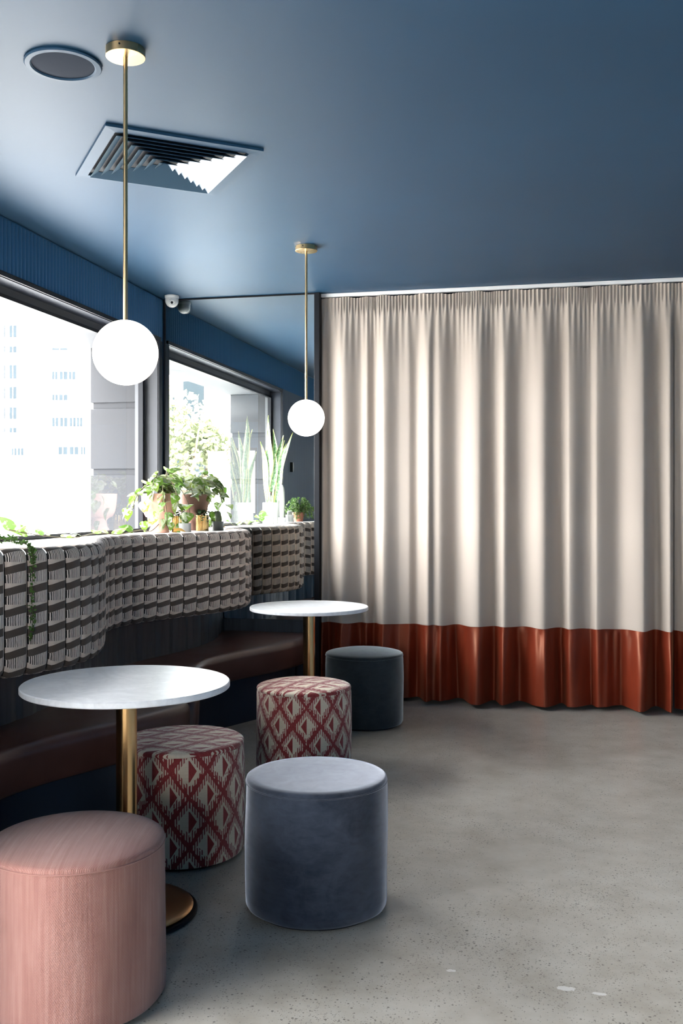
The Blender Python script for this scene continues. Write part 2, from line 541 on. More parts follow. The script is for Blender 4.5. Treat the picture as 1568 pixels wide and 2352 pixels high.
def tube(pts, rad, seg=8, bm=None, cap=True):
    bm = bm or BM()
    pts = [Vector(p) for p in pts]
    rings = []
    n = len(pts)
    up = Vector((0.13, 0.27, 0.95)).normalized()
    for i, p in enumerate(pts):
        d = (pts[min(i + 1, n - 1)] - pts[max(i - 1, 0)]).normalized()
        a = d.cross(up)
        if a.length < 1e-3: a = d.cross(Vector((1, 0, 0)))
        a.normalize(); b = d.cross(a)
        r = rad[i] if isinstance(rad, (list, tuple)) else rad
        rings.append([bm.verts.new(p + a * r * math.cos(2 * PI * k / seg) + b * r * math.sin(2 * PI * k / seg)) for k in range(seg)])
    for a, b in zip(rings, rings[1:]):
        for k in range(seg):
            bm.faces.new((a[k], a[(k + 1) % seg], b[(k + 1) % seg], b[k]))
    if cap:
        bm.faces.new(rings[0][::-1]); bm.faces.new(rings[-1])
    return bm
def bez(p0, p1, p2, p3, n=12):
    p0, p1, p2, p3 = map(Vector, (p0, p1, p2, p3))
    return [((1 - t) ** 3) * p0 + 3 * t * (1 - t) ** 2 * p1 + 3 * t * t * (1 - t) * p2 + t ** 3 * p3 for t in [i / n for i in range(n + 1)]]
def catmull(pts, n=8):
    pts = [Vector(p) for p in pts]
    out = []
    P = [pts[0]] + pts + [pts[-1]]
    for i in range(1, len(P) - 2):
        for k in range(n):
            t = k / n
            a, b, c, d = P[i - 1], P[i], P[i + 1], P[i + 2]
            out.append(0.5 * ((2 * b) + (c - a) * t + (2 * a - 5 * b + 4 * c - d) * t * t + (3 * b - a - 3 * c + d) * t ** 3))
    out.append(pts[-1])
    return out
def px_at_y(u, y):
    """x in the room of picture column u on the plane y"""
    t = (u - W_PX / 2) / F_PX
    return y * (math.cos(TH) * t - math.sin(TH)) / (math.sin(TH) * t + math.cos(TH))

# ------------------------------------------------------------------ room shell
bm = BM(); box(bm, XW - 0.3, XR, YF, 7.2, -0.12, 0.0)
struct('floor', bm, 'floor')
bm = BM(); box(bm, XW - 0.3, XR, YF, 7.2, HC, HC + 0.15)
struct('ceiling', bm, 'ceiling')
bm = BM(); box(bm, XR, XR + 0.12, YF, 7.2, 0, HC)
struct('wall_right', bm, 'wall')
bm = BM()
box(bm, XW - 0.3, FX0, YF - 0.12, YF, 0, HC); box(bm, FX1, XR, YF - 0.12, YF, 0, HC)
box(bm, FX0, FX1, YF - 0.12, YF, 0, FZ0); box(bm, FX0, FX1, YF - 0.12, YF, FZ1, HC)
struct('wall_front', bm, 'wall')
bm = BM(); box(bm, XW - 0.3, XR, 6.72, 6.84, 0, HC)
struct('wall_back', bm, 'navy')
# window wall: solid pieces round the two openings
bm = BM()
xo = XW - 0.11
box(bm, xo, XW, YF, 6.72, WZ1 + 0.004, HC)
box(bm, xo, XW, WY1 + 0.004, 6.72, 0, WZ1 + 0.004)
box(bm, xo, XW, WY0, WY1 + 0.004, 0, WZ0)
box(bm, xo, XW, W2Y1, WY0 - 0.004, 0, WZ1 + 0.004)
box(bm, xo, XW, W2Y0, W2Y1, 0, W2Z0)
box(bm, xo, XW, YF, W2Y0, 0, WZ1 + 0.004)
wl = struct('wall_left', bm, 'wall')
def fluted(name, y0, y1, z0, z1, P=0.036, D=0.012, mat='wall'):
    bm = BM(); prev = None
    n = max(1, round((y1 - y0) / P)); k = 6
    for i in range(n * k + 1):
        y = y0 + (y1 - y0) * i / (n * k)
        x = XW + 0.003 + D * abs(math.sin(PI * i / k))
        a, b = bm.verts.new((x, y, z0)), bm.verts.new((x, y, z1))
        if prev: bm.faces.new((prev[0], a, b, prev[1]))
        prev = (a, b)
    bmesh.ops.recalc_face_normals(bm, faces=bm.faces)
    return obj(name, bm, mat, wl, 40)
fluted('fluted_panel', 1.65, YM - 0.03, WZ1 + 0.026, HC - 0.012)
fluted('fluted_panel', 1.65, WY0 - 0.035, 0.10, WZ1 + 0.026, mat='panel_grey')

# window of the bay: lining, grey frame, black gasket, pane
def window(name, y0, y1, z0, z1, mull=()):
    e = empty(name, (XW, (y0 + y1) / 2, z0)); e['kind'] = 'structure'
    ox, oy, oz = e.location
    def part(n, boxes, m, bev=0.0):
        b = BM()
        for t in boxes: box(b, t[0] - ox, t[1] - ox, t[2] - oy, t[3] - oy, t[4] - oz, t[5] - oz, bev)
        return obj(n, b, m, e)
    t = 0.024
    part('black_trim', [(XW, XW + 0.016, y0 - t, y1 + t, z1, z1 + t), (XW, XW + 0.016, y0 - t - 0.008, y0, z0, z1 + t), (XW, XW + 0.013, y1, y1 + 0.06, z0, z1)], 'black')
    part('reveal_lining', [(xo, XW + 0.002, y0, y1, z1 - 0.004, z1 + 0.002), (xo, XW + 0.002, y0 - 0.002, y0 + 0.004, z0, z1), ], 'liner')
    part('jamb_lining', [(xo, XW + 0.002, y1 - 0.004, y1 + 0.002, z0, z1)], 'jamb')
    f = 0.044; xa, xb = xo - 0.045, xo + 0.006
    part('frame', [(xa, xb, y0 + 0.004, y1 - 0.004, z1 - 0.004 - f, z1 - 0.004), (xa, xb, y0 + 0.004, y1 - 0.004, z0, z0 + f),
                   (xa, xb, y0 + 0.004, y0 + 0.004 + f * 0.5, z0, z1), (xa, xb, y1 - 0.004 - f * 0.5, y1 - 0.004, z0, z1)], 'frame')
    g = 0.020; a0, a1, c0, c1 = y0 + 0.004 + f * 0.5, y1 - 0.004 - f * 0.5, z0 + f, z1 - 0.004 - f
    xg0, xg1 = XG - 0.012, XG + 0.022
    part('gasket', [(xg0, xg1, a0, a1, c1 - g, c1), (xg0, xg1, a0, a1, c0, c0 + g), (xg0, xg1, a0, a0 + g, c0, c1), (xg0, xg1, a1 - g, a1, c0, c1)]
         + [(xg0, xg1, q - 0.02, q + 0.02, c0, c1) for q in mull], 'black')
    b = BM()
    vv = [b.verts.new(p) for p in ((XG - ox, a0 - oy, c0 - oz), (XG - ox, a1 - oy, c0 - oz), (XG - ox, a1 - oy, c1 - oz), (XG - ox, a0 - oy, c1 - oz))]
    b.faces.new(vv)
    obj('pane', b, 'glass', e)
    return e
window('window_1', WY0, WY1, WZ0, WZ1)
window('added_window_2', W2Y0, W2Y1, W2Z0, WZ1, mull=(-0.5,))  # unseen opening, added to light tables and curtain

# window added out of view behind the camera to light the room frontally
e = empty('added_window_3', ((FX0 + FX1) / 2, YF - 0.06, FZ0)); e['kind'] = 'structure'
hw, hh = (FX1 - FX0) / 2, FZ1 - FZ0
bm = BM()
for q in ((-hw, -hw + 0.05, 0, hh), (hw - 0.05, hw, 0, hh), (-hw, hw, 0, 0.05), (-hw, hw, hh - 0.05, hh), (-0.025, 0.025, 0, hh)):
    box(bm, q[0], q[1], -0.04, 0.04, q[2], q[3])
obj('frame', bm, 'black', e)
for a_, b_ in ((-hw + 0.05, -0.025), (0.025, hw - 0.05)):
    bm = BM(); bm.faces.new([bm.verts.new(p) for p in ((a_, 0, 0.05), (b_, 0, 0.05), (b_, 0, hh - 0.05), (a_, 0, hh - 0.05))])
    obj('pane', bm, 'glass', e)

# small dark sensor box on the fluted wall beside the window (seen in the mirror)
bm = BM(); box(bm, XW + 0.013, XW + 0.045, 3.045, 3.085, 1.65, 1.75, 0.004)
tag(obj('wall_sensor', bm, 'black'), 'small dark sensor box on the fluted wall, seen in the mirror', 'sensor')

# mirror on the end wall
mx0, mx1 = XW + 0.012, px_at_y(722, YM)
t = thing('wall_mirror', 'tall black-edged mirror above the bench in the corner', 'mirror', ((mx0 + mx1) / 2, YM, 0.535))
lx, lz = (mx1 - mx0) / 2, HC - 0.535
bm = BM(); box(bm, -lx + 0.01, lx, 0, 0.01, 0.0, lz - 0.012); obj('glass', bm, 'mirror', t)
bm = BM(); box(bm, -lx, -lx + 0.01, -0.006, 0.03, 0, lz - 0.012); obj('edge_strip', bm, 'black', t)
bm = BM(); box(bm, -lx, lx, -0.004, 0.03, lz - 0.012, lz - 0.003); obj('edge_strip', bm, 'black', t)
bm = BM(); box(bm, lx, lx + 0.036, -0.012, 0.26, -0.535, lz - 0.002, 0.002); obj('end_post', bm, 'black', t)
bm = BM(); box(bm, -lx, lx, 0.012, 0.26, -0.535, lz - 0.002); obj('backing', bm, 'navy', t)
bm = BM(); box(bm, XW + 0.012, mx1, YM - 0.012, YM + 0.01, 0.30, 0.534, 0.002)
struct('trim_1', bm, 'wood')

# ------------------------------------------------------------------ banquette
PER = 2.12
def xb(y): return -2.02 + 0.17 * math.cos(2 * PI * (y - 3.65) / PER)      # face of the backrest
def xf(y): return -1.725 + 0.16 * math.cos(2 * PI * (y - 6.2) / PER)      # front edge of the seat
def xp(y): return 0.5 * (xb(y) - 0.13) + 0.5 * (-2.22)                    # boards under the backrest
Y0B = 1.95
bq = thing('banquette', 'wavy banquette with printed channelled backrest and dark brown leather seats', 'banquette', (-2.1, 4.2, 0))
BO = Vector(bq.location)
def sub(v): return (v[0] - BO.x, v[1] - BO.y, v[2] - BO.z)
# backrest core and its channels
bm = BM(); prev = None
ys = [Y0B + (YM - 0.012 - Y0B) * i / 120 for i in range(121)]
for y in ys:
    x = xb(y)
    q = [bm.verts.new(sub(p)) for p in ((x - 0.13, y, 0.70), (x - 0.02, y, 0.70), (x - 0.02, y, 1.135), (x - 0.13, y, 1.135))]
    if prev:
        for i in range(4): bm.faces.new((prev[i], q[i], q[(i + 1) % 4], prev[(i + 1) % 4]))
    else: bm.faces.new(q[::-1])
    prev = q
bm.faces.new(prev)
bmesh.ops.recalc_face_normals(bm, faces=bm.faces)
core = obj('backrest', bm, 'navy', bq)
# arc length table
tab = [(Y0B, 0.0)]; N = 4000
for i in range(1, N + 1):
    y = Y0B + (YM - 0.014 - Y0B) * i / N; p = tab[-1][0]
    tab.append((y, tab[-1][1] + math.hypot(y - p, xb(y) - xb(p))))
L = tab[-1][1]; nch = round(L / 0.1)
def y_at(s):
    lo, hi = 0, N
    while hi - lo > 1:
        m = (lo + hi) // 2
        if tab[m][1] < s: lo = m
        else: hi = m
    return tab[lo][0]
prof = [(-0.125, 1.150), (-0.09, 1.158), (-0.05, 1.160), (-0.022, 1.156), (-0.008, 1.146), (0.0, 1.130), (0.003, 1.10), (0.004, 1.02), (0.004, 0.94), (0.004, 0.86), (0.004, 0.78), (0.002, 0.72), (-0.004, 0.697), (-0.016, 0.684), (-0.04, 0.680), (-0.09, 0.690)]
plen = [0.0]
for a, b in zip(prof, prof[1:]): plen.append(plen[-1] + math.hypot(a[0] - b[0], a[1] - b[1]))
v0 = plen[5]
K = 8
for c in range(nch):
    bm = BM(); uvl = bm.loops.layers.uv.new('UVMap')
    grid = []
    ymid = y_at((c + 0.5) * L / nch)
    flip = ymid > 5.80
    for k in range(K + 1):
        s = k / K
        y = y_at((c + 0.02 + 0.96 * s) * L / nch); x = xb(y)
        dx = (xb(y + 0.001) - xb(y - 0.001)) / 0.002
        nrm = Vector((1, -dx, 0)).normalized()
        bul = 0.0065 * (1 - abs(2 * s - 1) ** 3.0) - 0.007 * abs(2 * s - 1) ** 8
        col = []
        for (n_, z_), l_ in zip(prof, plen):
            zz = z_
            if z_ < 0.75: zz = z_ + 0.011 * abs(2 * s - 1) ** 5
            if z_ > 1.14: zz = z_ - 0.004 * abs(2 * s - 1) ** 4 + 0.002
            off = n_ + bul * (1.0 if -0.03 < n_ else 0.4)
            col.append((bm.verts.new(sub((x + nrm.x * off, y + nrm.y * off, zz))), (c + 0.001 + 0.998 * s, (l_ - v0) / 0.0785 - 0.30)))
        grid.append(col)
    for a, b in zip(grid, grid[1:]):
        for i in range(len(prof) - 1):
            f = bm.faces.new((a[i][0], a[i + 1][0], b[i + 1][0], b[i][0]))
            for lp, q in zip(f.loops, (a[i], a[i + 1], b[i + 1], b[i])): lp[uvl].uv = q[1]
    bmesh.ops.recalc_face_normals(bm, faces=bm.faces)
    obj('channel', bm, 'block_f' if flip else 'block', core, 180)
# boards below
bm = BM(); prev = None
n = 110
for i in range(n + 1):
    y = Y0B + (YM - 0.014 - Y0B) * i / n
    g = 0.006 if i % 4 == 0 else 0.0
    x = xp(y) - g
    q = (bm.verts.new(sub((x, y, 0.40))), bm.verts.new(sub((x, y, 0.72))))
    if prev: bm.faces.new((prev[0], q[0], q[1], prev[1]))
    prev = q
bmesh.ops.recalc_face_normals(bm, faces=bm.faces)
obj('back_board', bm, 'wood', bq)
# leather seats
def seat(ya, yb_, m=64):
    bm = BM(); rings = []
    r = 0.045
    for i in range(m + 1):
        y = ya + (yb_ - ya) * i / m
        e = min(y - ya, yb_ - y); rr = 0.035
        inset = 0.0 if e > rr else rr - math.sqrt(max(0.0, rr * rr - (rr - e) ** 2))
        xk, xe = xp(y) - 0.02, xf(y) - inset * 0.8
        zt = 0.455 - inset * 0.8
        pr = [(xk, 0.30), (xk, zt), (xk + 0.12, zt + 0.004)]
        for j in range(9):
            a = PI / 2 * (1 - j / 8)
            pr.append((xe - r + r * math.cos(a), zt - r + r * math.sin(a)))
        for j in range(5):
            a = -PI / 2 * j / 4
            pr.append((xe - 0.02 - 0.004 + 0.02 * math.cos(a), 0.305 + 0.02 * math.sin(a)))
        rings.append([bm.verts.new(sub((px, y, pz))) for px, pz in pr])
    for a, b in zip(rings, rings[1:]):
        for k in range(len(a)):
            k2 = (k + 1) % len(a)
            bm.faces.new((a[k], b[k], b[k2], a[k2]))
    bm.faces.new(rings[0]); bm.faces.new(rings[-1][::-1])
    bmesh.ops.recalc_face_normals(bm, faces=bm.faces)
    return obj('seat_cushion', bm, 'leather', bq, 60)
seat(Y0B, 4.135); seat(4.150, YM - 0.016)
bm = BM(); prev = None
for i in range(81):
    y = Y0B + (YM - 0.016 - Y0B) * i / 80
    q = (bm.verts.new(sub((xf(y) - 0.10, y, 0.0))), bm.verts.new(sub((xf(y) - 0.10, y, 0.30))))
    if prev: bm.faces.new((prev[0], q[0], q[1], prev[1]))
    prev = q
bmesh.ops.recalc_face_normals(bm, faces=bm.faces)
obj('plinth', bm, 'navy', bq)
bm = BM(); box(bm, *(XW - BO.x + 0.016, xf(Y0B) - 0.10 - BO.x), Y0B - 0.03 - BO.y, Y0B - BO.y, 0, 1.13)
obj('end_panel', bm, 'navy', bq)
# ledge behind the backrest
ZL = 1.130
bm = BM(); prev = None
for i in range(121):
    y = Y0B + (YM - 0.014 - Y0B) * i / 120
    x = xb(y) - 0.115
    q = [bm.verts.new(p) for p in ((XW + 0.014, y, ZL - 0.04), (x, y, ZL - 0.04), (x, y, ZL), (XW + 0.014, y, ZL))]
    if prev:
        for k in range(4): bm.faces.new((prev[k], q[k], q[(k + 1) % 4], prev[(k + 1) % 4]))
    else: bm.faces.new(q[::-1])
    prev = q
bm.faces.new(prev)
bmesh.ops.recalc_face_normals(bm, faces=bm.faces)
struct('trim_2', bm, 'ledge')
bm = BM(); box(bm, XG + 0.02, XW + 0.014, WY0 + 0.004, WY1 - 0.004, ZL - 0.04, ZL)
struct('trim_3', bm, 'ledge')

# ------------------------------------------------------------------ tables
def table(loc, label):
    t = thing('pedestal_table', label, 'table', loc, group='round marble tables by the banquette')
    r = 0.333
    top = [(0, 0.730), (r - 0.003, 0.730), (r, 0.733), (r, 0.747), (r - 0.003, 0.750), (0, 0.750)]
    obj('marble_top', lathe(top, 128), 'marble', t, 40)
    pl = [(0, 0.722), (0.12, 0.722), (0.12, 0.7295), (0, 0.7295)]
    obj('mounting_plate', lathe(pl, 48), 'black', t, 40)
    col = [(0, 0.028), (0.0335, 0.028), (0.0335, 0.722), (0, 0.722)]
    obj('column', lathe(col, 64), 'brass_col', t, 40)
    base = [(0, 0.014), (0.200, 0.014), (0.213, 0.017), (0.2145, 0.021), (0.208, 0.0255), (0.19, 0.028), (0.10, 0.031), (0.036, 0.033), (0, 0.033)]
    obj('base_plate', lathe(base, 96), 'bronze', t, 50)
    foot = [(0, 0.0), (0.224, 0.0), (0.227, 0.003), (0.227, 0.011), (0.224, 0.0142), (0, 0.0142)]
    obj('base_ring', lathe(foot, 96), 'black', t, 40)
    return t
table((-1.348, 2.959, 0), 'round white marble table beside the pink stool')
table((-1.334, 5.343, 0), 'round white marble table by the mirror and charcoal stool')

# ------------------------------------------------------------------ stools
RS, HS = 0.235, 0.430
def stool(loc, mat, label, rz=0.0, dome=0.012, seam='piping', base=True):
    t = thing('drum_stool', label, 'stool', loc, rz)
    seg = 96
    # side
    bm = BM(); uvl = bm.loops.layers.uv.new('UVMap')
    rnd = random.Random(label)
    zs = [0.012, 0.020, 0.05, 0.12, 0.20, 0.28, 0.35, 0.395, HS - 0.018]
    rr = [RS - 0.006, RS - 0.001, RS, RS, RS + 0.001, RS + 0.001, RS, RS - 0.001, RS - 0.003]
    ph = [rnd.uniform(0, 6.3) for _ in range(6)]
    def wob(a, z): return 0.0012 * math.sin(5 * a + ph[0] + 9 * z) + 0.0009 * math.sin(9 * a + ph[1] - 14 * z)
    rows = []
    for z, r0 in zip(zs, rr):
        rows.append([bm.verts.new(((r0 + wob(2 * PI * i / seg, z)) * math.cos(2 * PI * i / seg), (r0 + wob(2 * PI * i / seg, z)) * math.sin(2 * PI * i / seg), z)) for i in range(seg)])
    for k in range(len(zs) - 1):
        for i in range(seg):
            j = (i + 1) % seg
            f = bm.faces.new((rows[k][i], rows[k][j], rows[k + 1][j], rows[k + 1][i]))
            for lp, (ii, kk) in zip(f.loops, ((i, k), (i + 1, k), (i + 1, k + 1), (i, k + 1))):
                lp[uvl].uv = (ii / seg * 2 * PI * RS, zs[kk])
    obj('side_cover', bm, mat, t, 180)
    # seat pad
    bm = BM(); uvl = bm.loops.layers.uv.new('UVMap')
    pr = [(RS - 0.003, HS - 0.018), (RS - 0.001, HS - 0.012), (RS - 0.003, HS - 0.005), (RS - 0.010, HS), (RS - 0.03, HS + dome * 0.25), (RS - 0.07, HS + dome * 0.6), (RS - 0.13, HS + dome * 0.9), (RS - 0.19, HS + dome)]
    rows = [[bm.verts.new((r * math.cos(2 * PI * i / seg), r * math.sin(2 * PI * i / seg), z)) for i in range(seg)] for r, z in pr]
    top = bm.verts.new((0, 0, HS + dome))
    for a, b in zip(rows, rows[1:]):
        for i in range(seg): bm.faces.new((a[i], a[(i + 1) % seg], b[(i + 1) % seg], b[i]))
    for i in range(seg): bm.faces.new((rows[-1][i], rows[-1][(i + 1) % seg], top))
    for f in bm.faces:
        for lp in f.loops: lp[uvl].uv = (lp.vert.co.x + 0.031, lp.vert.co.y * 1.0 + 0.043)
    pad = obj('seat_pad', bm, mat, t, 180)
    # piping round the rim
    pts = [((RS - 0.0015) * math.cos(2 * PI * i / seg), (RS - 0.0015) * math.sin(2 * PI * i / seg), HS - 0.017) for i in range(seg + 1)]
    if 'ikat' not in mat: obj('piping', tube(pts, 0.0022, 6, cap=False), mat, t, 180)
    bm = lathe([(0, 0.0), (RS - 0.025, 0.0), (RS - 0.025, 0.014), (0, 0.014)], 64)
    obj('foot_disc', bm, 'black', t, 40)
    return t
def face_cam(x, y, extra=0.0): return math.atan2(-y, -x) + extra
stool((-0.764, 3.164, 0), 'velvet', 'slate blue velvet drum stool standing alone on the concrete floor', 0.3, 0.006)
stool((-1.381, 3.537, 0), 'ikat_r', 'red and cream patterned drum stool half behind the brass table column', face_cam(-1.381, 3.537, 0.1), 0.006)
stool((-1.202, 4.710, 0), 'ikat_l', 'red and cream patterned drum stool behind the slate blue stool', face_cam(-1.2, 4.71, 0.35), 0.022)
stool((-1.108, 5.814, 0), 'velvet2', 'charcoal velvet drum stool in front of the curtain', 0.8, 0.022)
stool((-1.252, 2.434, 0), 'pink', 'pale pink woven drum stool in front of the marble table', 0.2, 0.026)

# ------------------------------------------------------------------ pendants
def pendant(x, y, label):
    t = thing('globe_pendant', label, 'pendant lamp', (x, y, HC), group='opal globe pendants')
    rc = 0.0615
    cp = [(0, -0.0265), (rc - 0.001, -0.0265), (rc, -0.0255), (rc, -0.001), (0, -0.001)]
    can = obj('canopy', lathe(cp, 64), 'brass', t, 40)
    s_ = obj('grub_screw', lathe([(0, -0.002), (0.003, -0.002), (0.003, 0.002), (0, 0.002)], 12), 'black', can, 40)
    a = math.atan2(-y, -x) - 0.30
    s_.location = (rc * math.cos(a), rc * math.sin(a), -0.011); s_.rotation_euler = (0, PI / 2, a)
    zt = -(HC - 1.801) + 0.1
    obj('rod', tube([(0, 0, -0.026), (0, 0, zt)], 0.0068, 20), 'rod', t, 40)
    obj('rod_collar', lathe([(0, zt - 0.006), (0.017, zt - 0.006), (0.019, zt - 0.002), (0.009, zt + 0.003), (0, zt + 0.003)], 32), 'brass', t, 50)
    g = BM(); bmesh.ops.create_uvsphere(g, u_segments=64, v_segments=40, radius=0.1015)
    o = obj('globe', g, 'globe', t, 180); o.location = (0, 0, -(HC - 1.801))
    return t
pendant(-1.307, 2.861, 'white globe pendant on brass rod over the table beside the pink stool')
pendant(-1.333, 5.274, 'white globe pendant on brass rod over the table by the mirror')

# ------------------------------------------------------------------ ceiling speaker
t = thing('ceiling_speaker', 'round flush ceiling speaker with dark mesh grille', 'speaker', (-1.547, 2.913, HC))
obj('rim', lathe([(0.100, -0.002), (0.122, -0.001), (0.123, -0.006), (0.119, -0.010), (0.104, -0.011), (0.099, -0.007), (0.100, -0.002)], 96), 'ceiling', t, 40)
obj('grille', lathe([(0, -0.010), (0.06, -0.009), (0.0995, -0.005), (0.0995, -0.001), (0, -0.001)], 96), 'grille', t, 60)

# ------------------------------------------------------------------ air diffuser
t = thing('air_diffuser', 'square four-way louvred air diffuser set in the ceiling', 'air vent', (-1.572, 3.839, HC), R(37.2))
S = 0.315
def sqring(bm, a, za, b, zb):
    q1 = [bm.verts.new((sx * a, sy * a, za)) for sx, sy in ((-1, -1), (1, -1), (1, 1), (-1, 1))]
    q2 = [bm.verts.new((sx * b, sy * b, zb)) for sx, sy in ((-1, -1), (1, -1), (1, 1), (-1, 1))]
    for i in range(4): bm.faces.new((q1[i], q1[(i + 1) % 4], q2[(i + 1) % 4], q2[i]))
bm = BM()
sqring(bm, S, -0.001, S, -0.012); sqring(bm, S, -0.012, S - 0.045, -0.014); sqring(bm, S - 0.045, -0.014, S - 0.050, -0.001)
bmesh.ops.recalc_face_normals(bm, faces=bm.faces)
obj('surround', bm, 'ceiling', t)
bm = BM(); box(bm, -S + 0.049, S - 0.049, -S + 0.049, S - 0.049, -0.0035, -0.001)
obj('throat', bm, 'black', t)
nr = 7
for i in range(nr):
    a = (S - 0.052) * (1 - i / nr) ; b = a - 0.030
    for d in range(4):
        bm = BM()
        wa, wb = a, b
        p = [(-wa, -a, -0.006), (wa, -a, -0.006), (wb, -b, -0.030), (-wb, -b, -0.030)]
        # each blade slopes outward and down
        p = [(-wb, -b, -0.005), (wb, -b, -0.005), (wa, -a, -0.024), (-wa, -a, -0.024)]
        q = [bm.verts.new(v) for v in p] + [bm.verts.new((v[0], v[1], v[2] + 0.0018)) for v in p]
        for f in ((0, 1, 2, 3), (7, 6, 5, 4), (0, 4, 5, 1), (1, 5, 6, 2), (2, 6, 7, 3), (3, 7, 4, 0)): bm.faces.new([q[k] for k in f])
        bmesh.ops.recalc_face_normals(bm, faces=bm.faces)
        o = obj('blade', bm, 'vane', t); o.rotation_euler = (0, 0, d * PI / 2)

# ------------------------------------------------------------------ security camera
t = thing('security_camera', 'white dome security camera on the ceiling by the mirror corner', 'camera', (-2.551, 6.332, HC), face_cam(-2.551, 6.332))
obj('mount', lathe([(0, -0.020), (0.046, -0.020), (0.049, -0.016), (0.049, -0.002), (0, -0.001)], 48), 'plastic', t, 40)
pr = [(0, -0.082)] + [(0.046 * math.cos(a), -0.034 - 0.048 * math.sin(a)) for a in [PI / 2 * (1 - k / 12) for k in range(1, 13)]] + [(0.046, -0.019)]
obj('housing', lathe(pr, 48), 'plastic', t, 180)
e = obj('lens_plate', lathe([(0, -0.002), (0.022, -0.002), (0.024, 0.002), (0.021, 0.006), (0, 0.006)], 40), 'plastic', t, 40)
e.location = (0.037, 0, -0.054); e.rotation_euler = (0, PI / 2 + 0.30, 0)
ln = obj('lens', lathe([(0, 0.005), (0.009, 0.005), (0.009, 0.010), (0.006, 0.0115), (0, 0.012)], 32), 'black', e, 40)
for k in range(10):
    a = 2 * PI * k / 10
    o = obj('led', lathe([(0, 0.005), (0.0017, 0.005), (0.0017, 0.0075), (0, 0.0075)], 8), 'black', e, 40)
    o.location = (0.0155 * math.cos(a), 0.0155 * math.sin(a), 0)

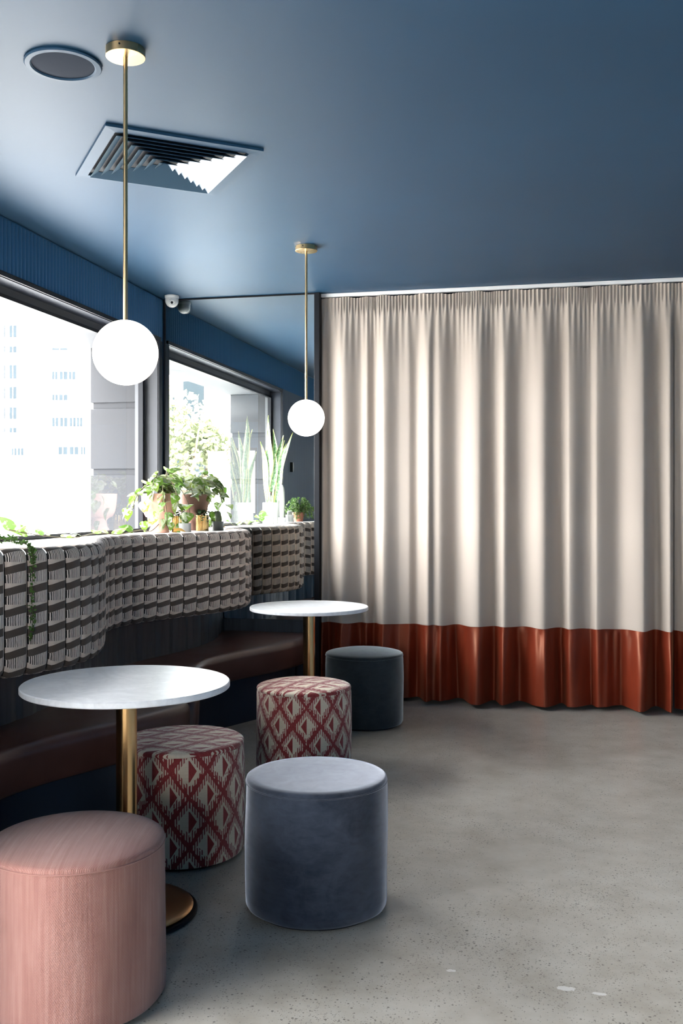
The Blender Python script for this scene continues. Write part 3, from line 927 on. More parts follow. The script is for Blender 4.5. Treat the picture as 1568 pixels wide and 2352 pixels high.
# ------------------------------------------------------------------ curtain
YC = 6.505
fold = [(735, 0), (743, .6), (752, -.3), (790, .95), (828, -.15), (843, .25), (858, -.35), (884, .85), (918, .0), (938, .1), (955, -.35), (985, .8), (996, .35), (1010, .55), (1046, -.5), (1099, 1.0), (1134, -.3), (1158, .75), (1194, -.4), (1248, 1.0), (1289, -.35), (1307, .7), (1355, -.15), (1370, .45), (1418, -.3), (1474, 1.0), (1507, -.5), (1537, .8), (1551, -.6)]
fold2 = [(1549, -.3), (1590, .9), (1630, -.4), (1660, .8), (1700, -.3), (1750, .9), (1800, -.3), (1850, .8), (1900, 0)]
def curtain(fl, label, seed, bottoms=0.022):
    rnd = random.Random(seed)
    X = [px_at_y(u, YC) for u, _ in fl]; D = [d for _, d in fl]
    x0, x1 = X[0], X[-1]
    t = thing('curtain', label, 'curtain', ((x0 + x1) / 2, YC, 0))
    ox = (x0 + x1) / 2
    def fd(x):
        for i in range(len(X) - 1):
            if x <= X[i + 1] or i == len(X) - 2:
                u = min(1, max(0, (x - X[i]) / (X[i + 1] - X[i])))
                u = u * u * (3 - 2 * u)
                return D[i] + (D[i + 1] - D[i]) * u
    nx = int((x1 - x0) / 0.0055)
    xs = [x0 + (x1 - x0) * i / nx for i in range(nx + 1)]
    base = [fd(x) for x in xs]
    ph = [rnd.uniform(0, 6.28) for _ in range(8)]
    pl = []                                    # irregular pencil pleats
    p = 0.0
    for i in range(nx + 1):
        p += (x1 - x0) / nx / (0.021 + 0.006 * math.sin(xs[i] * 9 + ph[0]) + 0.003 * math.sin(xs[i] * 31 + ph[1])) * 2 * PI
        pl.append(p)
    ZT = HC - 0.028; ZS = 0.520; ZB = bottoms
    def sm(a, b, v): 
        v = min(1, max(0, (v - a) / (b - a))); return v * v * (3 - 2 * v)
    def yoff(i, z):
        dz = ZT - z
        A = 0.010 + 0.036 * sm(0.05, 0.40, dz) + 0.036 * sm(0.6, 2.6, dz)
        y = -A * base[i]
        pf = 1 - sm(0.07, 0.16, dz)
        y += 0.0065 * pf * math.sin(pl[i])
        tail = sm(0.06, 0.12, dz) * (1 - sm(0.14, 0.5, dz))
        y += 0.0035 * tail * math.sin(pl[i] * 0.5 + ph[2])
        x = xs[i]
        y += 0.0015 * sm(0.3, 1.0, dz) * math.sin(x * 55 + ph[3] + 0.5 * math.sin(z * 2))
        return y
    def ztop(i): return ZT - 0.006 * (0.5 + 0.5 * math.sin(xs[i] * 21 + ph[4])) - 0.003 * math.sin(xs[i] * 50 + ph[5])
    zsw = [0, 0.006, 0.02, 0.04, 0.06, 0.08, 0.10, 0.12, 0.15, 0.19, 0.24, 0.3, 0.4, 0.6, 0.9, 1.2, 1.5, 1.8, 2.0, 2.12]
    def sheet(zlist, extra=None, thick=0.002):
        bm = BM(); rows = []
        for k, zz in enumerate(zlist):
            rows.append([bm.verts.new((xs[i] - ox + (extra(i, zz(i))[0] if extra else 0), yoff(i, zz(i)) + (extra(i, zz(i))[1] if extra else 0), zz(i))) for i in range(nx + 1)])
        for a, b in zip(rows, rows[1:]):
            for i in range(nx): bm.faces.new((a[i], b[i], b[i + 1], a[i + 1]))
        bmesh.ops.recalc_face_normals(bm, faces=bm.faces)
        return bm
    zl = [(lambda i, q=q: ztop(i) - q if q < 0.2 else ZT - q) for q in zsw if ZT - q > ZS + 0.04]
    zl.append(lambda i: ZS + 0.03); zl.append(lambda i: ZS + 0.002 * math.sin(xs[i] * 40 + ph[6]))
    obj('main_panel', sheet(zl), 'curtain', t, 180)
    def ex(i, z):
        q = (ZS - z) / (ZS - ZB)
        g = math.sin(xs[i] * 95 + ph[1] + 1.4 * math.sin(xs[i] * 17 + ph[2])) * (0.55 + 0.45 * math.sin(xs[i] * 11 + ph[3]))
        fine = 0.009 * g * sm(0.0, 0.06, q) * (1 - 0.45 * q) + 0.016 * q * math.sin(xs[i] * 37 + ph[7] + q)
        return (0.006 * q * math.sin(xs[i] * 29 + ph[6]), fine + 0.006 - 0.010 * q - 0.050 * sm(0.0, 0.5, q) * base[i])
    zb = [(lambda i, q=q: ZS + 0.004 - (ZS - ZB) * q) for q in (0, 0.02, 0.06, 0.12, 0.2, 0.3, 0.45, 0.6, 0.75, 0.86, 0.93, 0.97, 1.0)]
    obj('satin_band', sheet(zb, ex), 'satin', t, 180)
    return t
curtain(fold, 'cream curtain with rust satin band, hanging from the black mirror edge', 11)
curtain(fold2, 'cream curtain with rust satin band, right of the dark gap between curtains', 23)
bm = BM(); box(bm, px_at_y(735, YC) - 0.006, 1.75, YC - 0.018, YC + 0.014, HC - 0.024, HC - 0.001, 0.002)
tag(obj('curtain_track', bm, 'white'), 'slim white curtain track fixed along the ceiling', 'curtain track')

# ------------------------------------------------------------------ plants on the ledge
def heart_leaf(name, mat, n=7):
    """heart-shaped leaf, stalk end at the origin, tip along +x, 1 long"""
    bm = BM(); rows = []
    prof = [(-0.06, 0.20), (0.02, 0.34), (0.16, 0.42), (0.34, 0.42), (0.54, 0.34), (0.74, 0.21), (0.90, 0.09), (1.0, 0.0)]
    for x, w_ in prof:
        z = 0.10 * math.sin(x * 2.6) - 0.22 * x * x
        row = []
        for s in (-1, -0.5, 0, 0.5, 1):
            xx = x + (0.06 if (abs(s) < 0.1 and x < 0.0) else 0)
            row.append(bm.verts.new((xx, s * w_, z + 0.16 * abs(s) * w_ - 0.10 * (s * s) * w_)))
        rows.append(row)
    for a, b in zip(rows, rows[1:]):
        for i in range(4):
            try: bm.faces.new((a[i], b[i], b[i + 1], a[i + 1]))
            except ValueError: pass
    bmesh.ops.remove_doubles(bm, verts=bm.verts, dist=1e-5)
    me = bpy.data.meshes.new(name); bm.to_mesh(me); bm.free()
    for p in me.polygons: p.use_smooth = True
    me.materials.append(MAT[mat]); return me
LEAF = heart_leaf('pothos_leaf', 'pothos')
DRY = heart_leaf('dry_leaf', 'dryleaf')

def unproj(u, v, y):
    x = px_at_y(u, y)
    d = -math.sin(TH) * x + math.cos(TH) * y
    return Vector((x, y, EYE + (HOR - v) * d / F_PX))
# --- pothos in the pink bowl
bx_, by_ = -2.560, 6.130
po = thing('potted_pothos', 'trailing pothos in a pink terracotta bowl on the ledge by the mirror', 'potted plant', (bx_, by_, ZL))
def lo(v): return Vector(v) - Vector((bx_, by_, ZL))
bowl = [(0, 0.095), (0.055, 0.095), (0.088, 0.108), (0.104, 0.140), (0.113, 0.190), (0.118, 0.262), (0.111, 0.262), (0.107, 0.235), (0.090, 0.20), (0, 0.20)]
obj('bowl', lathe(bowl, 56), 'terracotta', po, 50)
obj('foot_pot', lathe([(0, 0.0), (0.066, 0.0), (0.070, 0.008), (0.052, 0.045), (0.048, 0.080), (0.060, 0.098), (0, 0.098)], 40), 'terracotta', po, 50)
obj('soil', lathe([(0, 0.236), (0.108, 0.232), (0.108, 0.228), (0, 0.228)], 40), 'soil', po, 50)
rnd = random.Random(5)
def leaf_at(p, direc, size, parent, me=LEAF, roll=0.0):
    d = Vector(direc).normalized()
    q = d.to_track_quat('X', 'Z')
    o = bpy.data.objects.new('leaf', me); C.objects.link(o); o.parent = parent
    o.location = p; o.rotation_mode = 'QUATERNION'
    from mathutils import Quaternion
    o.rotation_quaternion = q @ Quaternion((1, 0, 0), roll)
    o.scale = (size, size, size)
    return o
# stems: from the bowl outwards and down; leaves along them
stems = []
def stem(pts, leaves, rad=0.0026):
    c = catmull([lo(p) for p in pts], 8)
    bmx = tube(c, rad, 6)
    obj('stem', bmx, 'stem', po, 180)
    for f, size, side, drop in leaves:
        i = min(len(c) - 2, int(f * (len(c) - 1)))
        p = c[i]; d = (c[i + 1] - c[i]).normalized()
        sd = d.cross(Vector((0, 0, 1)))
        if sd.length < 0.2: sd = Vector((rnd.uniform(-1, 1), rnd.uniform(-1, 1), 0))
        sd.normalize()
        out = Vector((p.x, p.y, 0)); out = out.normalized() if out.length > 0.02 else Vector((1, 0, 0))
        v = d * 0.35 + sd * side * 0.9 + out * 0.35 + Vector((0, 0, drop))
        leaf_at(p + v.normalized() * 0.008, v, size, po, LEAF, rnd.uniform(-0.7, 0.7))
c0 = (bx_, by_, ZL + 0.25)
def rl(n, lo_=0.055, hi_=0.100):
    n = int(n * 1.5); return [((k + 0.7) / n, rnd.uniform(lo_, hi_), rnd.choice((-1, 1)) * rnd.uniform(0.4, 1), rnd.uniform(-0.9, 0.5)) for k in range(n)]
B = Vector((bx_, by_, ZL))
for a, rad_, up, dn, n in [(-80, .20, .10, -.02, 5), (-60, .24, .06, -.12, 5), (-35, .21, .09, -.06, 5), (-15, .24, .05, -.14, 5), (10, .22, .10, -.02, 4), (30, .26, .10, .06, 5), (50, .24, .06, .0, 4), (-100, .24, .06, -.05, 5), (-75, .13, .13, .10, 3), (-20, .12, .15, .12, 3), (60, .14, .14, .10, 3), (110, .10, .12, .08, 3), (-50, .16, -.0, -.20, 5), (-5, .17, .0, -.21, 5), (-95, .33, .04, -.10, 4)]:
    ca, sa = math.cos(R(a)), math.sin(R(a))
    def P_(r, z): return (max(XW + 0.03, bx_ + ca * r), min(YM - 0.05, by_ + sa * r), ZL + 0.262 + z)
    stem([c0, P_(0.06, 0.03 + up * 0.6), P_(rad_ * 0.62, up), P_(rad_ * 0.95, (up + dn) * 0.5), P_(rad_ * 1.05, dn)], rl(n))
# ivory leaves hanging towards the room
for (u, v, y, s) in [(349, 1135, 6.03, .085), (371, 1140, 6.02, .095), (330, 1162, 6.0, .09), (352, 1185, 5.98, .11), (385, 1188, 6.0, .085), (291, 1178, 5.95, .085), (412, 1125, 6.0, .10), (330, 1208, 6.0, .07), (372, 1203, 5.98, .075), (392, 1210, 5.99, .06), (305, 1150, 5.95, .07), (345, 1112, 6.05, .07)]:
    p = unproj(u, v - 10, y)
    leaf_at(lo(p), (rnd.uniform(-0.25, 0.35), rnd.uniform(-0.5, 0.1), -1.0), s, po, LEAF, rnd.uniform(-1.2, 1.2))
# runner along the ledge towards the camera
run = [(-2.52, 6.03, ZL + 0.06), (-2.50, 5.85, ZL + 0.02), (-2.46, 5.6, ZL + 0.035), (-2.48, 5.35, ZL + 0.015), (-2.50, 5.1, ZL + 0.03), (-2.52, 4.85, ZL + 0.012), (-2.53, 4.6, ZL + 0.03), (-2.55, 4.42, ZL + 0.05), (-2.57, 4.30, ZL + 0.07)]
stem(run, [(0.30, .085, 1, .5), (0.40, .11, -1, .6), (0.44, .06, 1, .4), (0.52, .07, -1, .35), (0.58, .06, 1, .4), (0.66, .10, -.9, .25), (0.74, .055, 1, .5), (0.80, .06, -.6, .6), (0.87, .11, .7, .25), (0.92, .07, -1, .7), (0.97, .09, .4, .9)], 0.003)
# fallen yellow leaf
d = leaf_at((-2.40, 6.00, ZL + 0.022), (0.9, 0.2, 0.0), 0.075, None, DRY, 0.3)
d.name = 'fallen_leaf'; tag(d, 'fallen orange leaf lying on the ledge before the concrete cactus pot', 'leaf')

# --- cactus in concrete pot
def cactus(loc, label, pot_prof, potmat, h, r, mat, name='potted_cactus', ribs=14):
    t = thing(name, label, 'potted plant', loc)
    obj('pot', lathe(pot_prof, 40), potmat, t, 40)
    ztop = max(z for _, z in pot_prof) - 0.008; rp = pot_prof[-2][0]
    obj('soil', lathe([(0, ztop - 0.004), (rp, ztop - 0.004), (rp, ztop), (0, ztop)], 32), 'soil', t, 40)
    bm = BM(); seg = ribs * 4; rows = []
    for k in range(15):
        f = k / 14
        rr = r * (0.82 + 0.18 * math.sin(min(1, f * 1.6) * PI / 2)) * (1.0 if f < 0.75 else math.sqrt(max(0.0, 1 - ((f - 0.75) / 0.25) ** 2)) * 0.98 + 0.02)
        rows.append([bm.verts.new((rr * (1 + 0.10 * abs(math.cos(PI * i / 4))) * math.cos(2 * PI * i / seg), rr * (1 + 0.10 * abs(math.cos(PI * i / 4))) * math.sin(2 * PI * i / seg), ztop + h * f)) for i in range(seg)])
    for a, b in zip(rows, rows[1:]):
        for i in range(seg): bm.faces.new((a[i], a[(i + 1) % seg], b[(i + 1) % seg], b[i]))
    bm.faces.new(rows[-1])
    obj('cactus_body', bm, mat, t, 180)
    bm = BM(); rn = random.Random(3)
    for k in range(260):
        a = 2 * PI * rn.randrange(ribs) / ribs; f = rn.random()
        rr = r * 1.08 * (1.0 if f < 0.75 else math.sqrt(max(0, 1 - ((f - 0.75) / 0.25) ** 2)))
        p = Vector((rr * math.cos(a), rr * math.sin(a), ztop + h * f)); dd = Vector((math.cos(a) + rn.uniform(-.6, .6), math.sin(a) + rn.uniform(-.6, .6), rn.uniform(-.3, .9))).normalized() * 0.010
        q = Vector((-math.sin(a), math.cos(a), 0)) * 0.0006
        bm.faces.new((bm.verts.new(p + q), bm.verts.new(p - q), bm.verts.new(p + dd)))
    tag(obj('spines', bm, 'ceramic', t), kind='stuff')
    return t
cp = [(0, 0), (0.038, 0), (0.041, 0.003), (0.041, 0.064), (0.039, 0.066), (0.036, 0.064), (0.034, 0.05), (0, 0.05)]
cactus((-2.372, 6.115, ZL), 'small fuzzy cactus in a grey concrete pot near the mirror', [(0, 0), (0.038, 0), (0.041, 0.003), (0.041, 0.066), (0.036, 0.066), (0, 0.050)][:5] + [(0.036, 0.052), (0, 0.052)], 'cpot', 0.085, 0.020, 'cactus')
# --- gold fluted pot with dark foliage
t = thing('gold_pot_plant', 'dark-leaved plant in a ribbed gold pot beside the mirror', 'potted plant', (-2.455, 6.215, ZL))
bm = BM(); seg = 96; rows = []
for rr_, z in [(0.0, 0.0), (0.041, 0.0), (0.043, 0.004), (0.043, 0.112), (0.039, 0.112), (0.038, 0.09)]:
    if rr_ == 0: rows.append([bm.verts.new((0, 0, z))]); continue
    rows.append([bm.verts.new(((rr_ + 0.0022 * math.cos(24 * 2 * PI * i / seg)) * math.cos(2 * PI * i / seg), (rr_ + 0.0022 * math.cos(24 * 2 * PI * i / seg)) * math.sin(2 * PI * i / seg), z)) for i in range(seg)])
for a, b in zip(rows, rows[1:]):
    for i in range(seg):
        j = (i + 1) % seg
        bm.faces.new((a[0], b[j], b[i])) if len(a) == 1 else bm.faces.new((a[i], a[j], b[j], b[i]))
bmesh.ops.recalc_face_normals(bm, faces=bm.faces)
obj('pot', bm, 'gold', t, 50)
obj('soil', lathe([(0, 0.092), (0.038, 0.092), (0.038, 0.096), (0, 0.096)], 32), 'soil', t, 40)
def small_leaf(name, mat, ratio=0.8):
    bm = BM(); rows = []
    for x, w_ in ((0, 0.06), (0.25, 0.38), (0.55, 0.46), (0.82, 0.30), (1.0, 0.03)):
        rows.append([bm.verts.new((x, s * w_ * ratio, 0.10 * math.sin(x * 3) + 0.10 * abs(s) * w_)) for s in (-1, 0, 1)])
    for a, b in zip(rows, rows[1:]):
        for i in range(2): bm.faces.new((a[i], b[i], b[i + 1], a[i + 1]))
    me = bpy.data.meshes.new(name); bm.to_mesh(me); bm.free()
    for p in me.polygons: p.use_smooth = True
    me.materials.append(MAT[mat]); return me
DEEP = small_leaf('deep_leaf', 'deepleaf', 1.0)
for k in range(90):
    a = rnd.uniform(0, 2 * PI); r_ = rnd.uniform(0.01, 0.055); z = 0.10 + rnd.uniform(0.0, 0.05) - max(0, r_ - 0.042) * rnd.uniform(0, 8)
    leaf_at((r_ * math.cos(a), r_ * math.sin(a), z), (math.cos(a), math.sin(a), rnd.uniform(-0.6, 0.7)), rnd.uniform(0.014, 0.026), t, DEEP, rnd.uniform(-0.5, 0.5))

# --- snake plant, seen in the mirror
sx, sy = -2.625, 3.81
t = thing('snake_plant', 'tall variegated snake plant in a white cylinder pot, seen in the mirror', 'potted plant', (sx, sy, ZL))
obj('pot', lathe([(0, 0), (0.094, 0), (0.098, 0.004), (0.098, 0.20), (0.096, 0.203), (0.090, 0.203), (0.089, 0.17), (0, 0.17)], 56), 'ceramic', t, 40)
obj('soil', lathe([(0, 0.186), (0.089, 0.186), (0.089, 0.18), (0, 0.18)], 40), 'terra2', t, 40)
rn = random.Random(12)
for k, (ax, ay, h, wd, lean) in enumerate([(-.02, .0, .86, .072, .02), (.03, .03, .66, .068, .14), (.05, -.03, .70, .066, .22), (-.03, .05, .60, .062, .16), (.0, -.055, .74, .064, .16), (-.04, -.04, .52, .058, .22), (.05, .05, .58, .062, .22), (.02, -.03, .54, .060, .08), (-.02, .055, .70, .064, .14), (.045, .0, .62, .060, .12), (.01, .06, .48, .056, .26)]):
    bm = BM(); uvl = bm.loops.layers.uv.new('UVMap'); rows = []
    ang = math.atan2(ay, ax) + rn.uniform(-.5, .5); tw = rn.uniform(-0.7, 0.7); tw0 = rn.uniform(-0.6, 0.6)
    for i in range(15):
        f = i / 14
        wv = wd * (0.62 + 0.38 * math.sin(min(1, f * 1.7) * PI / 2)) * (1 if f < 0.55 else max(0.02, 1 - ((f - 0.55) / 0.45) ** 1.7))
        ta = tw0 + tw * f
        side = Vector((math.cos(ta), math.sin(ta), 0)); nn = Vector((-math.sin(ta), math.cos(ta), 0))
        cpt = Vector((ax + math.cos(ang) * lean * f * f * h, ay + math.sin(ang) * lean * f * f * h, 0.183 + h * f)) + side * 0.012 * math.sin(f * 6 + k)
        cpt.x = max(cpt.x, XG + 0.045 - sx)
        rows.append([(bm.verts.new(cpt + side * wv * s * 0.5 + nn * (0.010 * s * s)), (0.5 + s * 0.5, f)) for s in (-1, -0.5, 0, 0.5, 1)])
    for a, b in zip(rows, rows[1:]):
        for i in range(4):
            f_ = bm.faces.new((a[i][0], a[i + 1][0], b[i + 1][0], b[i][0]))
            for lp, q in zip(f_.loops, (a[i], a[i + 1], b[i + 1], b[i])): lp[uvl].uv = q[1]
    obj('leaf', bm, 'snake', t, 180)
cactus((-2.50, 3.93, ZL), 'slim white column cactus in a low white pot before the snake plant', [(0, 0), (0.036, 0), (0.038, 0.003), (0.038, 0.060), (0.034, 0.060), (0.034, 0.048), (0, 0.048)], 'ceramic', 0.32, 0.023, 'wcactus')
cactus((-2.50, 3.655, ZL), 'tiny round cactus in a small white cup pot beside the snake plant', [(0, 0), (0.030, 0), (0.038, 0.004), (0.041, 0.085), (0.037, 0.085), (0.036, 0.07), (0, 0.07)], 'ceramic', 0.048, 0.022, 'wcactus')
t = thing('glass_bottle', 'slim clear glass bottle standing next to the snake plant pot', 'bottle', (-2.60, 3.97, ZL))
obj('body', lathe([(0, 0), (0.026, 0), (0.029, 0.004), (0.029, 0.17), (0.022, 0.20), (0.011, 0.225), (0.011, 0.285), (0.013, 0.29), (0.0085, 0.29), (0.0085, 0.22), (0.026, 0.165), (0.026, 0.006), (0, 0.006)], 32), 'bottle', t, 60)
obj('stopper', lathe([(0, 0.27), (0.0084, 0.27), (0.0084, 0.291), (0.012, 0.293), (0.012, 0.305), (0, 0.307)], 20), 'stem', t, 40)
# --- trailing plant in terracotta, spilling over the backrest
tx, ty = -2.46, 3.47
t = thing('trailing_plant', 'small-leaved trailing plant in a terracotta pot, one strand hanging over the backrest', 'potted plant', (tx, ty, ZL))
obj('pot', lathe([(0, 0), (0.040, 0), (0.056, 0.075), (0.062, 0.076), (0.065, 0.105), (0.058, 0.105), (0.056, 0.085), (0, 0.085)], 40), 'terra2', t, 40)
obj('soil', lathe([(0, 0.088), (0.056, 0.088), (0.056, 0.092), (0, 0.092)], 32), 'soil', t, 40)
rn = random.Random(4)
bm = BM()
def tiny(bm, p, size, rn):
    d = Vector((rn.uniform(-1, 1), rn.uniform(-1, 1), rn.uniform(-0.6, 0.9))).normalized()
    s_ = d.cross(Vector((rn.uniform(-1, 1), rn.uniform(-1, 1), rn.uniform(-1, 1)))).normalized()
    n_ = d.cross(s_)
    q = [p, p + d * size * 0.45 + s_ * size * 0.38 + n_ * size * .1, p + d * size, p + d * size * 0.45 - s_ * size * 0.38 + n_ * size * .1]
    bm.faces.new([bm.verts.new(v) for v in q])
strands = []
for k in range(34):
    a = rn.uniform(0, 2 * PI); rr_ = rn.uniform(0.08, 0.17)
    strands.append([(0.02 * math.cos(a), 0.02 * math.sin(a), 0.09), (0.05 * math.cos(a), 0.05 * math.sin(a), 0.15 + rn.uniform(0, 0.10)), (rr_ * 0.8 * math.cos(a), rr_ * 0.8 * math.sin(a), 0.13 + rn.uniform(-.02, .06)), (rr_ * math.cos(a), rr_ * math.sin(a), 0.035 + rn.uniform(0, 0.08))])
for k in range(14):
    yy = rn.uniform(-0.12, 0.10); ln_ = rn.uniform(0.22, 0.42)
    strands.append([(0.03, yy * 0.3, 0.10), (0.10, yy * 0.6, 0.16), (0.20, yy, 0.10), (ln_, yy * 1.2, 0.045 + rn.uniform(0, .02))])
edge = xb(3.33) - tx
strands.append([(0.03, -0.02, 0.10), (0.14, -0.06, 0.15), (0.30, -0.10, 0.08), (edge - 0.05, -0.13, 0.055), (edge + 0.020, -0.14, 0.035), (edge + 0.030, -0.14, -0.05), (edge + 0.026, -0.142, -0.15), (edge + 0.028, -0.139, -0.24), (edge + 0.024, -0.143, -0.305)])
strands.append([(0.03, -0.02, 0.10), (0.16, -0.02, 0.13), (0.32, -0.06, 0.07), (edge - 0.05, -0.11, 0.052), (edge + 0.022, -0.13, 0.030), (edge + 0.030, -0.135, -0.02)])
sb = BM()
for s_ in strands:
    s_ = [(max(p[0], XG + 0.03 - tx), p[1], p[2]) for p in s_]
    c = catmull(s_, 7); tube(c, 0.0011, 4, sb)
    dense = 5 if len(s_) > 5 else 3
    for p in c[2:]:
        for q in range(dense):
            tiny(bm, p + Vector((rn.uniform(-.006, .006), rn.uniform(-.006, .006), rn.uniform(-.004, .006))), rn.uniform(0.010, 0.018), rn)
for v in bm.verts:
    pass
obj('stems', sb, 'stem', t, 180)
tag(obj('foliage', bm, 'trail', t), kind='stuff')

# ------------------------------------------------------------------ outside
bm = BM(); box(bm, -320, XW - 0.3, -260, 320, -0.5, -0.14); box(bm, XW - 0.3, 200, -260, YF - 0.2, -0.5, -0.14)
struct('ground', bm, 'street')
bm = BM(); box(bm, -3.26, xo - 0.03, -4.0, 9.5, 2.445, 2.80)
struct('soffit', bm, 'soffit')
bm = BM(); box(bm, -3.26, xo - 0.06, -4.0, 9.5, -0.14, 0.04)
struct('pavement_step', bm, 'street')
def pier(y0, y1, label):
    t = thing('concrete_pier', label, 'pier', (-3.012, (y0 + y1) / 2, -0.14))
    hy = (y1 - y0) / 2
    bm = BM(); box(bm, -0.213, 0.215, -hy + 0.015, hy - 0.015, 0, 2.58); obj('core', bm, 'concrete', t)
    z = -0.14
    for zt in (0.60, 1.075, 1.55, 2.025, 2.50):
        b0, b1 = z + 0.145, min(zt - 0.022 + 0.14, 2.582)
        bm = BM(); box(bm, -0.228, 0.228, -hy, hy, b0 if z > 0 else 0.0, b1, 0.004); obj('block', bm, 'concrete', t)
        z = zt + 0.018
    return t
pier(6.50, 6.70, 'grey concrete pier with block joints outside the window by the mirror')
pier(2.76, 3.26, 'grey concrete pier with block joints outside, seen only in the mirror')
# apartment block across the street
DB = 120.0
def pxr(u): return (u - W_PX / 2) / F_PX * DB
def pxz(v): return EYE + (HOR - v) / F_PX * DB
cxm = pxr(60)
bpos = Vector((math.cos(TH) * cxm - math.sin(TH) * DB, math.sin(TH) * cxm + math.cos(TH) * DB, -0.14))
t = thing('apartment_block', 'white apartment block with rows of small windows across the street', 'building', bpos, TH)
bm = BM(); box(bm, pxr(-260) - cxm, pxr(95) - cxm, 0, 14, 0, pxz(560)); obj('wall', bm, 'facade', t)
bm = BM(); box(bm, pxr(95) - cxm, pxr(330) - cxm, -2.0, 12, 0, pxz(640)); obj('wall', bm, 'facade', t)
def fwin(u0, u1, v0, v1, dy):
    bm = BM(); x0, x1, z0, z1 = pxr(u0) - cxm, pxr(u1) - cxm, pxz(v1), pxz(v0)
    box(bm, x0, x1, dy - 0.05, dy + 0.1, z0, z1); o = obj('window', bm, 'farwin', t)
    bm = BM()
    box(bm, x0 - 0.10, x1 + 0.10, dy - 0.30, dy - 0.03, z0 - 0.18, z0 - 0.02)
    xm = (x0 + x1) / 2
    box(bm, xm - 0.05, xm + 0.05, dy - 0.10, dy - 0.04, z0, z1)
    obj('window_frame', bm, 'facade', o)
for v0, v1 in ((700, 728), (745, 773), (793, 808), (836, 868), (886, 914), (933, 960), (980, 991)):
    fwin(22, 38, v0, v1, 0); fwin(6, 12, v0, v1, 0)
    fwin(-22, -8, v0, v1, 0)
for v0, v1, cols in ((803, 808, [(131, 165)]), (856, 874, [(131, 143), (148, 165), (169, 183)]), (908, 921, [(131, 144), (147, 165)]), (960, 980, [(131, 145), (149, 165), (171, 184), (187, 199)]), (1026, 1043, [(122, 134), (145, 165), (171, 190), (196, 206)])):
    for a, b in cols: fwin(a, b, v0, v1, -2.0)
for a, b in ((27, 38), (41, 54), (57, 62)): fwin(a, b, 1027, 1043, 0)
# street railing low in the window
t = thing('street_railing', 'pale metal railing along the pavement outside the window', 'railing', (-9.0, 15.5, -0.14), R(30))
for k in range(14):
    bm = BM(); box(bm, -4 + k * 0.6 - 0.02, -4 + k * 0.6 + 0.02, -0.02, 0.02, 0, 1.05); obj('post', bm, 'facade', t)
for z in (0.55, 1.05):
    bm = BM(); box(bm, -4.1, 4.1, -0.02, 0.02, z, z + 0.05); obj('rail', bm, 'facade', t)
# buildings and tree seen in the mirror: behind and left of the camera
t = thing('corner_house', 'pale brick house with dark windows beyond the tree, seen in the mirror', 'building', (-17.5, -30, -0.14))
bm = BM(); box(bm, -5, 2.4, -8, 0, 0, 7.6); obj('wall', bm, 'facade2', t)
bm = BM(); box(bm, -5.2, 2.6, -8.2, 0.2, 7.6, 7.9); obj('roof', bm, 'facade', t)
for x, z, w_, h in ((0.1, 5.6, .5, 1.0), (1.3, 4.9, 1.0, 2.2), (-1.8, 5.0, .9, 1.6), (0.2, 2.0, .9, 1.6), (1.5, 2.0, .9, 1.6)):
    bm = BM(); box(bm, x - w_ / 2, x + w_ / 2, -0.1, 0.05, z, z + h); obj('window', bm, 'farwin', t)
t = thing('white_house', 'white house with a cross-barred window beyond the tree, seen in the mirror', 'building', (-13.2, -28, -0.14))
bm = BM(); box(bm, -1.6, 3.5, -8, 0, 0, 12); obj('wall', bm, 'facade', t)
for x, z, w_, h in ((0.0, 4.9, .45, 1.0), (-0.1, 3.2, .5, 1.2), (1.1, 4.9, .5, 1.2)):
    bm = BM(); box(bm, x - w_ / 2, x + w_ / 2, -0.1, 0.03, z, z + h); o = obj('window', bm, 'farwin', t)
    bm = BM(); box(bm, x - 0.05, x + 0.05, 0.03, 0.08, z, z + h); box(bm, x - w_ / 2, x + w_ / 2, 0.03, 0.08, z + h / 2 - .05, z + h / 2 + .05); obj('glazing_bar', bm, 'facade', o)
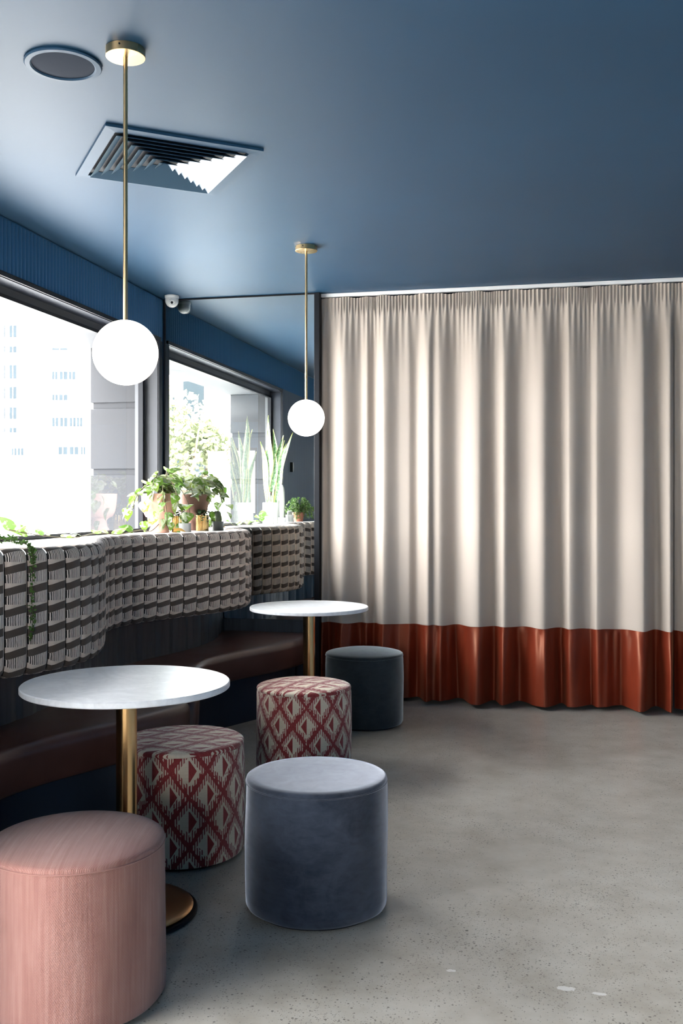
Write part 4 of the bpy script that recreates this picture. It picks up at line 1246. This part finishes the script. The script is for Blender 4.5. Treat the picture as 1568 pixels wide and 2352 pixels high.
t = thing('balcony_tower', 'white tower with louvred balcony openings high behind, seen in the mirror', 'building', (-26.5, -48, -0.14))
bm = BM(); box(bm, -6, 6, -8, 0, 0, 22); obj('wall', bm, 'facade', t)
for x in (1.0, 2.9, 4.3):
    for k in range(6):
        bm = BM(); box(bm, x - 0.8, x + 0.8, -0.1, 0.05, 9.5 + k * 0.75, 9.5 + k * 0.75 + 0.32); obj('louvre', bm, 'farwin', t)
def tree(loc, label, rx, zc, rz_, seed, n=5200):
    t = thing('street_tree', label, 'tree', loc)
    rn = random.Random(seed)
    obj('trunk', tube([(0, 0, 0), (0.05, 0, zc * 0.5), (0, 0.05, zc)], [0.16, 0.12, 0.07], 10), 'bark', t, 180)
    for k in range(6):
        a = k * 1.05; obj('branch', tube([(0, 0, zc * 0.55), (math.cos(a) * rx * .4, math.sin(a) * rx * .4, zc * .9), (math.cos(a) * rx * .8, math.sin(a) * rx * .8, zc + rz_ * .3)], [0.07, 0.045, 0.02], 6), 'bark', t, 180)
    bm = BM()
    cl = [(Vector((rn.gauss(0, .45) * rx, rn.gauss(0, .45) * rx, zc + rn.gauss(0, .42) * rz_)), rn.uniform(.25, .5) * rx) for _ in range(16)]
    for k in range(n):
        c, r_ = rn.choice(cl)
        d_ = Vector((rn.gauss(0, 1), rn.gauss(0, 1), rn.gauss(0, 1))).normalized() * r_ * rn.random() ** 0.4
        tiny(bm, c + d_, rn.uniform(0.12, 0.22), rn)
    tag(obj('foliage', bm, 'treeleaf', t), kind='stuff')
    return t
tree((-9.6, -12.2, -0.14), 'leafy street tree outside, seen in the mirror through the window', 1.9, 2.9, 1.5, 3)
tree((-6.2, -16.5, -0.14), 'smaller leafy tree beside the larger one, seen in the mirror', 1.2, 2.2, 1.2, 9, 2600)
t = tag(obj('overhead_cable', tube(catmull([(-14, -6, 6.6), (-10, -9, 6.0), (-5, -13, 6.0), (0, -17, 6.6)], 6), 0.012, 6), 'black'), 'thin overhead cable above the street, seen in the mirror', 'cable')
